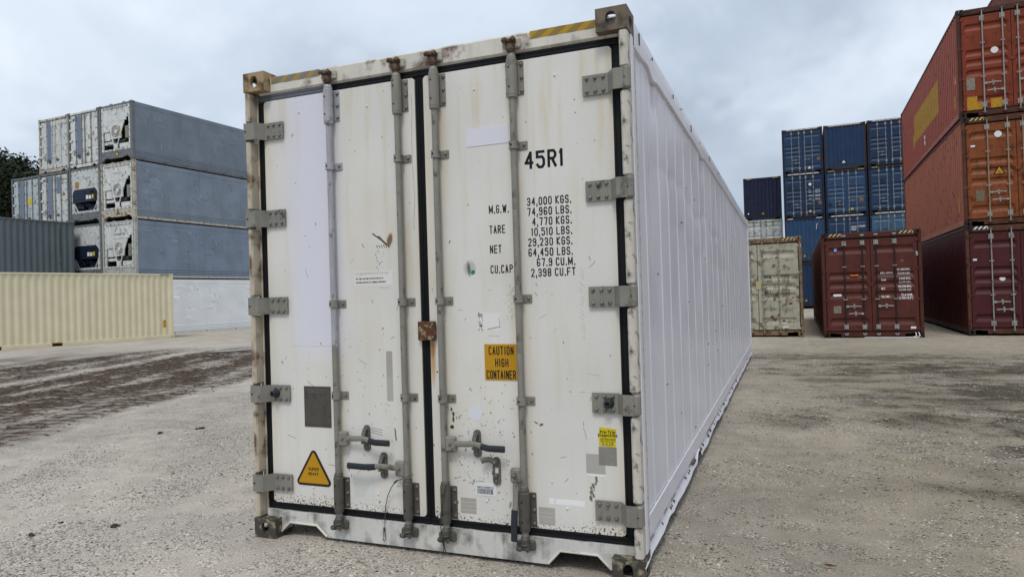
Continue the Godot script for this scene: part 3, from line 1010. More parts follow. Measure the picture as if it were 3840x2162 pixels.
func door_texture(left: bool, xa: float, xb: float, ya: float, yb: float) -> ImageTexture:
	var p := Painter.new()
	p.x0 = xa
	p.y1 = yb
	p.w = int((xb - xa) * p.k)
	p.h = int((yb - ya) * p.k)
	p.d.resize(p.w * p.h * 3)
	var low := noise(1.3, 3, FastNoiseLite.TYPE_SIMPLEX_SMOOTH, 5 if left else 6)
	var runs := noise(11.0, 3, FastNoiseLite.TYPE_SIMPLEX_SMOOTH, 15 if left else 16)
	var fine := noise(0.11, 3, FastNoiseLite.TYPE_SIMPLEX_SMOOTH, 25)
	var specks := noise(0.16, 2, FastNoiseLite.TYPE_SIMPLEX_SMOOTH, 26)
	for y in p.h:
		var my := yb - y / p.k
		var top := clampf((my - 1.9) / 0.8, 0.0, 1.0)
		var foot := clampf(1.0 - (my - ya) / 0.075, 0.0, 1.0)
		for x in p.w:
			var mx := xa + x / p.k
			var f := fine.get_noise_2d(x, y)
			var k := 0.852 + 0.026 * low.get_noise_2d(mx, my) + 0.012 * f
			var st := maxf(0.0, runs.get_noise_2d(mx, my * 0.08 + 3.0)) * (0.35 + 0.65 * top)
			st += maxf(0.0, low.get_noise_2d(mx * 2.0 + 9.0, my * 0.7)) * 0.35
			for bx in BARS:  # grime that has run down beside the bars
				var e := absf(mx - bx)
				if e < 0.06:
					st += (1.0 - e / 0.06) * 0.75 * (0.6 + 0.5 * low.get_noise_2d(bx * 7.0, my * 2.0))
			var edge := minf(mx - xa, xb - mx)
			st += clampf(1.0 - edge / 0.05, 0.0, 1.0) * 0.3
			st = clampf(st, 0.0, 1.4)
			var r := k - 0.05 * st
			var g := k - 0.012 - 0.085 * st
			var b := k - 0.038 - 0.155 * st
			if foot > 0.0:
				var q := clampf((specks.get_noise_2d(x * 0.8, y * 0.8) * 0.8 + foot * 0.40 + 0.25 * low.get_noise_2d(mx * 4.0, 2.0) - 0.50) * 4.0, 0.0, 1.0)
				r = lerpf(r, 0.30, q)
				g = lerpf(g, 0.21, q)
				b = lerpf(b, 0.14, q)
			if left:  # a paler repainted panel beside the hinges
				var q2 := clampf((mx - 0.19 - 0.03 * low.get_noise_2d(my * 2.0, 4.0)) / 0.20, 0.0, 1.0) * clampf((0.70 - mx) / 0.11, 0.0, 1.0) * clampf((my - 1.08 - 0.06 * low.get_noise_2d(mx * 5.0, 1.0)) / 0.14, 0.0, 1.0)
				q2 *= 0.92
				r = lerpf(r, 0.845 + 0.01 * f, q2)
				g = lerpf(g, 0.84 + 0.01 * f, q2)
				b = lerpf(b, 0.883 + 0.01 * f, q2)
			var i := (y * p.w + x) * 3
			p.d[i] = r
			p.d[i + 1] = g
			p.d[i + 2] = b
	rng.seed = 11 if left else 19
	var chip := Color(0.27, 0.25, 0.22)
	var rag := noise(0.09, 3, FastNoiseLite.TYPE_SIMPLEX_SMOOTH, 31)
	var pale := Color(0.93, 0.93, 0.92)
	for n in (120 if left else 260):  # knocks and chips, thickest round the handles
		var cx := rng.randf_range(xa + 0.02, xb - 0.02)
		var cy := ya + pow(rng.randf(), 1.7) * (yb - ya)
		if not left and n < 190:
			cx = 1.54 + rng.randfn(0.0, 0.13)
			cy = 0.62 + rng.randfn(0.0, 0.17)
		elif left and n < 70:
			cx = 0.86 + rng.randfn(0.0, 0.16)
			cy = 0.72 + rng.randfn(0.0, 0.34)
		var s := rng.randf_range(0.0009, 0.0034)
		if n % 17 == 0:
			s *= 2.0
		p.blob(cx, cy, s, s * rng.randf_range(1.0, 3.0), rng.randf_range(-1.0, 1.0), chip, rng.randf_range(0.3, 0.85))
	for n in 26:
		var a := Vector2(rng.randf_range(xa + 0.1, xb - 0.1), rng.randf_range(0.3, 1.7))
		p.line(a, a + Vector2(rng.randf_range(0.01, 0.07), 0.0).rotated(rng.randf_range(-0.9, 0.9) + (1.4 if n % 4 == 0 else 0.0)), rng.randf_range(0.0015, 0.003), chip, rng.randf_range(0.3, 0.8))
	if left:
		p.blob(0.990, 1.800, 0.016, 0.036, -0.25, Color(0.30, 0.25, 0.21), 0.95, 0.3, rag)
		p.blob(0.990, 1.800, 0.024, 0.045, -0.25, Color(0.74, 0.62, 0.46), 0.35, 0.8)
		p.line(Vector2(0.875, 1.845), Vector2(0.955, 1.79), 0.007, Color(0.33, 0.29, 0.25))
		p.line(Vector2(0.915, 1.825), Vector2(0.968, 1.775), 0.010, Color(0.35, 0.31, 0.27), 0.7)
		for n in 6:
			p.line(Vector2(0.90 + n * 0.016, 1.775), Vector2(0.906 + n * 0.016, 1.76), 0.004, chip)
		p.line(Vector2(0.80, 1.79), Vector2(0.812, 1.765), 0.003, chip)
		for n in 7:
			p.blob(0.905 + rng.randf_range(-0.012, 0.012), 1.74 - n * 0.019, 0.002, 0.006, 0.3, chip)
		var at := Vector2(1.158, 2.63)  # a hairline crack beside the middle seal
		while at.y > 1.86:
			var to := at + Vector2(rng.randf_range(-0.006, 0.0065), -0.03)
			p.line(at, to, 0.002, Color(0.45, 0.38, 0.30), 0.75)
			at = to
		p.line(Vector2(0.272, 1.184), Vector2(0.57, 1.182), 0.0018, Color(0.6, 0.58, 0.58), 0.6)
		p.patch(0.944, 0.862, 0.986, 1.153, Color(0.62, 0.60, 0.56), 0.85, rag, 0.35)  # a strip of old tape
		p.patch(0.944, 0.862, 0.986, 1.005, Color(0.70, 0.69, 0.66), 0.7, rag, 0.25)
		p.patch(0.736, 1.542, 1.001, 1.626, pale, 0.35, rag)
		for l in 3:
			p.line(Vector2(0.83, 0.60 - 0.34 * 0 + 0.10 - l * 0.012), Vector2(0.905, 0.69 - l * 0.016), 0.003, chip, 0.5)
		p.line(Vector2(0.99, 0.70), Vector2(0.997, 0.635), 0.006, chip)
		p.line(Vector2(0.72, 0.255), Vector2(0.98, 0.235), 0.0016, chip, 0.4)
		for s2 in [1.0, 0.978]:  # outline of a round sticker
			for n in 60:
				var ang := n * TAU / 60.0
				p.line(Vector2(0.871, 2.504) + Vector2(cos(ang), sin(ang)) * 0.045 * s2, Vector2(0.871, 2.504) + Vector2(cos(ang + 0.1), sin(ang + 0.1)) * 0.045 * s2, 0.002, Color(0.95, 0.95, 0.94) if s2 == 1.0 else Color(0.78, 0.76, 0.72), 0.45)
	else:
		var glue := Color(0.64, 0.62, 0.58)
		p.blob(1.501, 1.615, 0.036, 0.040, 0.0, Color(0.72, 0.71, 0.68), 0.9, 0.15, rag)
		p.blob(1.495, 1.612, 0.010, 0.035, 0.1, Color(0.32, 0.29, 0.26), 0.7, 0.8, rag)
		p.blob(1.52, 1.592, 0.013, 0.012, 0.5, Color(0.03, 0.50, 0.45), 0.95)
		p.patch(1.548, 1.272, 1.672, 1.364, Color(0.90, 0.90, 0.90), 0.5, rag)
		for n in 40:
			p.blob(rng.randf_range(1.545, 1.57), rng.randf_range(1.27, 1.366), 0.002, 0.005, rng.randf() * 3.0, chip, 0.7)
		p.line(Vector2(1.60, 1.275), Vector2(1.672, 1.288), 0.003, chip, 0.8)
		p.line(Vector2(1.672, 1.288), Vector2(1.668, 1.335), 0.002, chip, 0.6)
		p.patch(1.577, 0.885, 1.772, 0.998, Color(0.88, 0.865, 0.81), 0.5, rag)
		p.patch(2.136, 0.520, 2.238, 0.622, Color(0.66, 0.645, 0.62), 0.9, rag, 0.2)
		p.patch(2.205, 0.566, 2.300, 0.662, Color(0.50, 0.49, 0.47), 0.9, rag, 0.3)
		p.line(Vector2(2.14, 0.515), Vector2(2.236, 0.512), 0.006, Color(0.93, 0.93, 0.92), 0.8)
		for n in 16:
			p.blob(2.185 - n * 0.002 + rng.randf_range(-0.012, 0.012), 0.50 - n * 0.008, rng.randf_range(0.002, 0.008), rng.randf_range(0.005, 0.011), 0.3, Color(0.40, 0.38, 0.35), 0.8)
		p.patch(1.403, 0.250, 1.499, 0.337, glue, 0.9, rag, 0.25)
		p.patch(1.865, 0.230, 1.957, 0.323, glue, 0.8, rag, 0.2)
		for l in 3:
			p.line(Vector2(1.406, 0.270 + l * 0.022), Vector2(1.496, 0.270 + l * 0.022), 0.002, Color(0.85, 0.84, 0.81), 0.7)
			p.line(Vector2(1.868, 0.250 + l * 0.022), Vector2(1.952, 0.250 + l * 0.022), 0.002, Color(0.85, 0.84, 0.81), 0.6)
		p.patch(1.925, 0.345, 1.955, 0.376, pale, 0.9, rag)
		p.patch(1.962, 0.345, 2.123, 0.374, pale, 0.9, rag)
		p.patch(1.455, 0.417, 1.522, 0.428, Color(0.72, 0.70, 0.66), 0.8, rag)
		for n in 26:  # a row of curved scuffs
			var c := Vector2(2.128 + rng.randf_range(-0.006, 0.010), 1.585 - n * 0.0142)
			if n % 5 < 4:
				p.line(c, c + Vector2(0.014, -0.004), 0.0016, Color(0.5, 0.48, 0.45), 0.7)
				p.line(c + Vector2(0.014, -0.004), c + Vector2(0.021, -0.014), 0.0016, Color(0.5, 0.48, 0.45), 0.7)
		p.blob(1.255, 1.11, 0.014, 0.13, 0.0, Color(0.66, 0.44, 0.22), 0.55, 0.9, rag)  # rust run under the lock plate
		p.blob(1.252, 1.17, 0.018, 0.05, 0.0, Color(0.55, 0.33, 0.15), 0.55, 0.8, rag)
		for n in 9:
			p.blob(1.365 + rng.randf_range(-0.008, 0.012), rng.randf_range(0.72, 0.90), rng.randf_range(0.003, 0.008), rng.randf_range(0.006, 0.016), 0.0, Color(0.23, 0.21, 0.19), 0.9, 0.4, rag)
		p.blob(1.895, 0.762, 0.012, 0.006, 0.5, Color(0.42, 0.30, 0.21), 0.9, 0.4, rag)
		p.blob(1.865, 0.772, 0.014, 0.004, -0.5, Color(0.42, 0.34, 0.28), 0.8, 0.4, rag)
		for n in 60:
			p.blob(1.74 + rng.randfn(0.0, 0.012), rng.randf_range(1.32, 1.52), 0.0015, 0.003, 0.0, chip, 0.5)
		for n in 5:  # rust runs on the upper part
			var rx := 1.86 + rng.randf_range(-0.04, 0.42)
			p.blob(rx, rng.randf_range(2.2, 2.6), 0.012, rng.randf_range(0.15, 0.32), 0.0, Color(0.80, 0.72, 0.58), 0.22, 1.0, rag)
		p.blob(1.41, 0.55 + 0.13, 0.004, 0.003, 0.0, chip)
	return p.texture()


func leaf(root: Node3D, left: bool) -> MeshInstance3D:
	var xa := 0.099 if left else 1.241
	var xb := 1.185 if left else 2.338
	var ya := 0.207
	var yb := 2.724
	var m := flat("door_paint", Color.WHITE, 0.42)
	m.albedo_texture = door_texture(left, xa, xb, ya, yb)
	m.uv1_scale = V(1.0 / (xb - xa), -1.0 / (yb - ya), 1.0)
	m.uv1_offset = V(-xa / (xb - xa), yb / (yb - ya), 0.0)
	var b := MB.new()
	var pg := PackedVector2Array()
	for q in [[xb, yb, 0.0], [xa, yb, PI / 2], [xa, ya, PI], [xb, ya, PI * 1.5]]:
		for k in 6:
			var a: float = q[2] + k * PI / 10.0
			var r := 0.022
			pg.append(Vector2(q[0] - signf(q[0] - (xa + xb) / 2) * r + cos(a) * r, q[1] - signf(q[1] - 1.4) * r + sin(a) * r))
	b.prism(pg, -0.10, -0.068)
	return part(root, "door", b.mesh(), m)


func bolts_on(d: Node3D, list: Array, z: float, s := 0.0085) -> void:
	var m := made("bolt%s" % s, func(b: MB):
		b.xf = Transform3D(Basis(V(1, 0, 0), V(0, 0, 1), V(0, -1, 0)), Vector3.ZERO)
		b.lathe([[s * 1.25, 0.0], [s * 1.25, 0.002], [s, 0.002], [s * 0.95, 0.008], [s * 0.5, 0.0105], [0.0, 0.011]], 10))
	for p in list:
		part(d, "bolt", m, M.bolt).position = V(p.x, p.y, z)


func main_container() -> void:
	var root := thing("refrigerated_container", "large white reefer container standing alone in front, doors marked 45R1 and CAUTION HIGH CONTAINER", "container", V(0, 0.0, 0))
	var white := paint("white_frame", Color(0.72, 0.685, 0.615), 2, 0.5, 0.0, "rust", 0.7)
	var rusty := paint("white_rusty", Color(0.56, 0.49, 0.385), 3, 0.6, 0.0, "rust", 0.9)
	var scuffed := paint("white_scuffed", Color(0.60, 0.565, 0.50), 2, 0.55, 0.0, "dirt", 2.6)
	var sooty := paint("white_sooty", Color(0.075, 0.066, 0.055), 2, 0.6, 0.0, "cream", 2.3)
	var browned := paint("casting_browned", Color(0.19, 0.15, 0.105), 3, 0.65, 0.0, "dirt", 1.7)
	var tawny := paint("casting_rusted", Color(0.40, 0.29, 0.17), 3, 0.65, 0.0, "rust", 1.5)
	var lav := paint("lavender_white", Color(0.76, 0.74, 0.775), -1, 0.36, 0.0, "rust", 0.35)
	var sillm := paint("white_sill", Color(0.68, 0.67, 0.64), 5, 0.5, 0.0, "dirt", 0.8)
	# frame of the door end
	for s in 2:
		part(root, "corner_post", made("mpost%d" % s, func(b: MB):
			var seg := [0.118, 0.275, 0.395, 0.83, 0.948, 1.378, 1.494, 1.923, 2.04, 2.472, 2.588, 2.778]
			for k in range(0, seg.size(), 2):  # cut away where the hinges turn
				b.box(V(0.002 if s == 0 else WD - 0.046, seg[k], -0.085), V(0.038 if s == 0 else WD - 0.002, seg[k + 1], -0.002), 0.009)
			b.box(V(0.003 if s == 0 else WD - 0.052, 0.118, -0.2), V(0.052 if s == 0 else WD - 0.003, 2.778, -0.086), 0.004)
			if s == 0:
				b.box(V(0.039, 0.118, -0.085), V(0.052, 2.778, -0.070), 0.002)), rusty if s == 0 else scuffed)
		part(root, "corner_post", made("mrpost%d" % s, func(b: MB):
			var x: float = 0.0 if s == 0 else WD - 0.12
			b.box(V(x, 0.118, -LEN + 0.005), V(x + 0.12, HC - 0.118, -LEN + 0.15), 0.012)), lav if s == 1 else white)
	part(root, "side_post", boxed(V(WD - 0.02, 0.118, -0.145), V(WD + 0.0005, 2.778, -0.0865), 0.004), lav)
	part(root, "header", boxed(V(0.053, 2.766, -0.2), V(WD - 0.053, 2.874, -0.0615), 0.012), white)
	part(root, "hazard_stripe", made("mhaz", func(b: MB):
		var ya := Color(0.33, 0.24, 0.085)
		hazard(b, 0.168, 0.536, 2.826, 2.868, -0.0608, 0.10, 0.045, ya, Color(0.215, 0.195, 0.165))
		hazard(b, 1.90, 2.272, 2.826, 2.868, -0.0608, 0.10, 0.055, Color(0.42, 0.26, 0.03), Color(0.26, 0.18, 0.055))), M.stripes)
	var sl := MB.new()
	sl.prism(PackedVector2Array([Vector2(0.053, 0.162), Vector2(0.053, 0.118), Vector2(0.12, 0.03), Vector2(0.155, 0.022), Vector2(0.225, 0.087), Vector2(0.427, 0.085), Vector2(0.503, 0.022), Vector2(1.913, 0.022), Vector2(1.983, 0.098), Vector2(2.19, 0.097), Vector2(2.262, 0.028), Vector2(2.30, 0.03), Vector2(2.385, 0.118), Vector2(2.385, 0.162)]), -0.16, -0.0615)
	part(root, "sill", sl.mesh(), sillm)
	for s in 2:
		part(root, "sill_lip", made("mlip%d" % s, func(b: MB):
			b.tube([V(0.158, 0.028, -0.06), V(0.226, 0.090, -0.06), V(0.426, 0.088, -0.06), V(0.50, 0.028, -0.06)] if s == 0 else [V(1.916, 0.028, -0.06), V(1.985, 0.101, -0.06), V(2.188, 0.100, -0.06), V(2.258, 0.034, -0.06)], 0.007, 8)), white)
	var edges := [[sooty, 0], [sooty, 1], [tawny, 2], [browned, 3], [lav, 5], [white, 4], [lav, 7], [white, 6]]
	for e in edges:
		var k: int = e[1]
		part(root, "corner_casting", made("casting%d" % k, func(b: MB): casting(b, -1.0 if k % 2 == 1 else 1.0, -1.0 if (k / 2) % 2 == 1 else 1.0, 1.0 if k >= 4 else -1.0, V(WD if k % 2 == 1 else 0.0, HC if (k / 2) % 2 == 1 else 0.0, -LEN if k >= 4 else 0.0))), e[0])
	# the repainted right side, pressed with uprights and knocked about near the top
	var ribs := [0.24, 0.44, 0.91, 1.25, 1.66, 2.09, 2.56, 3.1, 3.6, 4.2, 4.8, 5.45]
	while ribs[-1] < 11.6:
		ribs.append(ribs[-1] + 0.52)
	var us := []
	for k in 480:
		us.append(0.15 + k * 0.024)
	us.append(LEN - 0.13)
	for r in ribs:
		us.append_array([r - 0.018, r - 0.008, r, r + 0.008, r + 0.018])
	us.append_array([0.57, 0.578, 0.586, 0.594])
	us.sort()
	var dent := noise(0.8, 3, FastNoiseLite.TYPE_SIMPLEX_SMOOTH, 71)
	var soft := noise(0.45, 2, FastNoiseLite.TYPE_SIMPLEX_SMOOTH, 72)
	var sd := MB.new()
	sheet(sd, us, span(0.25, 2.76, 90), func(u: float, y: float) -> Vector3:
		var x := 0.0
		for r in ribs:
			var e: float = absf(u - r - 0.012 * dent.get_noise_1d(y * 0.8 + r * 5.0))
			if e < 0.018:
				x += 0.006 * (1.0 - e / 0.018)
		if absf(u - 0.582) < 0.008:
			x -= 0.006
		var up := clampf((y - 1.55) / 0.4, 0.0, 1.0)
		x += 0.003 * dent.get_noise_2d(u * 0.9, y * 1.6) * (0.25 + 0.75 * up) * clampf((u - 0.3) * 3.0, 0.0, 1.0)
		var lineof := 2.28 - 0.05 * u + 0.10 * soft.get_noise_1d(u * 2.0)  # long creases where something scraped along
		x -= 0.005 * exp(-pow((y - lineof) / 0.05, 2.0)) * clampf((u - 0.7) * 2.0, 0.0, 1.0) * clampf((6.0 - u), 0.0, 1.0)
		x -= 0.003 * exp(-pow((y - lineof + 0.33) / 0.07, 2.0)) * clampf((u - 1.2) * 2.0, 0.0, 1.0) * clampf((7.5 - u), 0.0, 1.0)
		x -= 0.020 * exp(-pow((y - 2.62) / 0.10, 2.0) - pow((u - 0.82) / 0.10, 2.0))
		x -= 0.016 * exp(-pow((y - 2.58) / 0.12, 2.0) - pow((u - 3.4) / 0.12, 2.0))
		return V(WD - 0.016 + x, y, -u))
	part(root, "side_panel", sd.mesh(), lav)
	var seam := MB.new()
	seam.tube([V(WD - 0.0205, 0.29, -0.582), V(WD - 0.0205, 2.70, -0.582)], 0.003, 6)
	part(root, "panel_seam", seam.mesh(), paint("seam_rust", Color(0.25, 0.20, 0.17), 2, 0.7))
	part(root, "side_panel", boxed(V(0.012, 0.12, -LEN + 0.16), V(0.03, 2.86, -0.205)), white)
	# top rail of the right side: its lower edge is bent in two places
	var tr := MB.new()
	sheet(tr, span(0.15, LEN - 0.17, 170), [0.0, 0.03, 0.08, 0.5, 0.92, 0.97, 1.0, 1.04, 1.10], func(u: float, t: float) -> Vector3:
		var foot := 2.722 + 0.005 * dent.get_noise_1d(u * 1.3) - 0.03 * exp(-pow((u - 0.72) / 0.09, 2.0)) - 0.028 * exp(-pow((u - 3.35) / 0.16, 2.0)) + 0.02 * exp(-pow((u - 0.55) / 0.1, 2.0))
		var head := 2.872 + 0.003 * dent.get_noise_1d(u * 0.9 + 40.0)
		var x := WD + 0.002 + 0.0025 * dent.get_noise_2d(u, t)
		if t < 0.05:
			x -= 0.022 * (1.0 - t / 0.05)
		if t > 0.92:
			x -= 0.03 * pow((t - 0.92) / 0.08, 1.6)
		return V(x, lerpf(foot, head, minf(t, 1.0)) - maxf(0.0, t - 1.0) * 0.03, -u))
	part(root, "top_rail", tr.mesh(), lav)
	part(root, "roof", boxed(V(0.032, 2.80, -LEN + 0.16), V(WD - 0.055, 2.858, -0.205)), white)
	var nick := MB.new()
	rng.seed = 5
	for u in [0.28, 0.285, 0.68, 1.05, 1.5, 1.9, 2.5, 3.2, 4.0, 5.1]:
		nick.box(V(WD + 0.003, 2.79 + rng.randf_range(-0.03, 0.035), -u - 0.006), V(WD + 0.0095, 2.81 + rng.randf_range(0.0, 0.035), -u), 0.002)
	part(root, "rail_scar", nick.mesh(), M.galv_dark, "small dark scars on the upper side rail")
	rng.seed = 66
	var scuff := MB.new()
	for n in 34:
		var u := 0.7 + 10.0 * pow(rng.randf(), 1.4)
		var y := rng.randf_range(0.34, 1.5) if n % 3 else rng.randf_range(1.5, 2.5)
		var l := rng.randf_range(0.006, 0.05)
		scuff.box(V(WD - 0.0185, y, -u - l), V(WD - 0.0105, y + rng.randf_range(0.003, 0.012), -u), 0.001)
	part(root, "scuff", scuff.mesh(), M.galv_dark).set_meta("kind", "stuff")
	var marks := Node3D.new()
	marks.name = "side_marks"
	marks.transform = Transform3D(Basis(V(0, 0, -1), V(0, 1, 0), V(1, 0, 0)), V(WD, 0, 0))
	root.add_child(marks)
	lettering(marks, [["5", 11.72, 2.52, 0.10, 0.06, 0.0, 0.014], ["2", 11.72, 2.36, 0.10, 0.06, 0.0, 0.014], ["7", 11.72, 2.20, 0.10, 0.06, 0.0, 0.014]], M.galv_dark, -0.006)
	# bottom rail and the battered flange under it
	part(root, "bottom_rail", boxed(V(WD - 0.08, 0.166, -LEN + 0.13), V(WD - 0.004, 0.276, -0.146), 0.006), lav)
	part(root, "weld_bead", made("mweld", func(b: MB):
		var pts := []
		for k in 120:
			pts.append(V(WD - 0.008, 0.279 + 0.003 * dent.get_noise_1d(k * 0.9), -0.15 - k * 0.0993))
		b.tube(pts, 0.006, 6)), lav)
	var fl := MB.new()
	sheet(fl, span(0.03, LEN - 0.17, 300), [0.0, 0.35, 0.5, 0.8, 1.0], func(u: float, t: float) -> Vector3:
		var low := 0.075 + 0.014 * dent.get_noise_1d(u * 1.1 + 7.0) + 0.010 * dent.get_noise_1d(u * 4.0)
		low += 0.085 * exp(-pow((u - 2.36) / 0.10, 4.0)) + 0.02 * exp(-pow((u - 3.9) / 0.3, 2.0))
		var y := lerpf(low, 0.168, t)
		var x := WD - 0.022
		if t < 0.5:
			x += (0.5 - t) * 0.05 + 0.010 * dent.get_noise_1d(u * 2.2 + 90.0)
		return V(x, y, -u))
	part(root, "lower_flange", fl.mesh(), lav, "bent lower flange of the side with dark screw ends")
	var sm := made("screw", func(b: MB):
		b.xf = Transform3D(Basis(V(0, 1, 0), V(1, 0, 0), V(0, 0, -1)), Vector3.ZERO)
		b.lathe([[0.011, -0.01], [0.011, 0.004], [0.006, 0.008], [0.0, 0.008]], 8))
	for u in [0.62, 0.93, 0.985, 1.08, 1.62, 1.68, 1.80, 1.86, 2.05, 2.13, 2.2, 2.62, 2.75, 2.95, 3.15, 3.22, 3.4, 3.75, 3.9, 4.3, 4.5, 5.0, 5.3, 5.9, 6.4, 7.2, 8.1, 9.0, 10.4]:
		var low := 0.075 + 0.014 * dent.get_noise_1d(u * 1.1 + 7.0) + 0.010 * dent.get_noise_1d(u * 4.0) + 0.085 * exp(-pow((u - 2.36) / 0.10, 4.0))
		var o := part(root, "screw", sm, M.galv_dark)
		o.position = V(WD - 0.012, lerpf(low, 0.168, 0.30) + rng.randf_range(-0.006, 0.01), -u)
		o.scale = Vector3.ONE * rng.randf_range(0.7, 1.35)
	part(root, "floor", made("mfloor", func(b: MB):
		b.box(V(0.032, 0.10, -LEN + 0.16), V(WD - 0.085, 0.16, -0.165))
		for k in 24:
			b.box(V(0.05, 0.03, -0.75 - k * 0.47), V(WD - 0.085, 0.10, -0.70 - k * 0.47))), M.dark)
	part(root, "end_panel", boxed(V(0.121, 0.03, -LEN + 0.01), V(WD - 0.121, 2.87, -LEN + 0.155), 0.01), white)
	# seals and doors
	part(root, "door_frame", boxed(V(0.0525, 0.163, -0.2), V(WD - 0.0525, 2.765, -0.101)), M.rubber)
	for left in [true, false]:
		var d := leaf(root, left)
		var x0 := 0.0535 if left else 1.2132
		var x1 := 1.2128 if left else WD - 0.053
		var xi := 0.0975 if left else 1.2395
		var xo := 1.1865 if left else 2.3395
		var seal := func(b: MB, lo: Vector2, hi: Vector2) -> void:
			b.box(V(lo.x, lo.y, -0.10), V(hi.x, hi.y, -0.072), 0.004)
			if hi.x - lo.x > hi.y - lo.y:
				b.box(V(lo.x + 0.006, lo.y + 0.004, -0.072), V(hi.x - 0.006, lo.y + 0.013, -0.0685), 0.002)
				b.box(V(lo.x + 0.006, hi.y - 0.013, -0.072), V(hi.x - 0.006, hi.y - 0.004, -0.0685), 0.002)
			else:
				b.box(V(lo.x + 0.003, lo.y + 0.006, -0.072), V(lo.x + 0.011, hi.y - 0.006, -0.0685), 0.002)
				b.box(V(hi.x - 0.012, lo.y + 0.006, -0.072), V(hi.x - 0.003, hi.y - 0.006, -0.0685), 0.002)
		var strips := [[x0, 0.164, x1, 0.2055], [x0, 0.206, xi, 2.7255], [xo, 0.206, x1, 2.7255]]
		for q in strips:
			part(d, "gasket", made("mg%s" % [q], func(b: MB): seal.call(b, Vector2(q[0], q[1]), Vector2(q[2], q[3]))), M.rubber)
		if left:
			part(d, "gasket", made("mgt0", func(b: MB): seal.call(b, Vector2(x0, 2.726), Vector2(0.60, 2.7645))), M.rubber_grey, "black seal dulled by grey overspray")
			part(d, "gasket", made("mgt1", func(b: MB): seal.call(b, Vector2(0.6005, 2.726), Vector2(x1, 2.7645))), M.rubber)
		else:
			part(d, "gasket", made("mgt2", func(b: MB): seal.call(b, Vector2(x0, 2.726), Vector2(x1, 2.7645))), M.rubber)
		main_gear(d, left)
	# the rusty lock plate over the middle seal
	var lp := part(root, "lock_plate", boxed(V(1.175, 1.215, -0.060), V(1.287, 1.323, -0.042), 0.004), paint("lock_plate", Color(0.115, 0.050, 0.022), 2, 0.75, 0.0, "cream", 3.6), "rusty square plate over the middle seal")
	bolts_on(lp, [Vector2(1.272, 1.306), Vector2(1.272, 1.232)], -0.042, 0.007)
	main_marks(root)


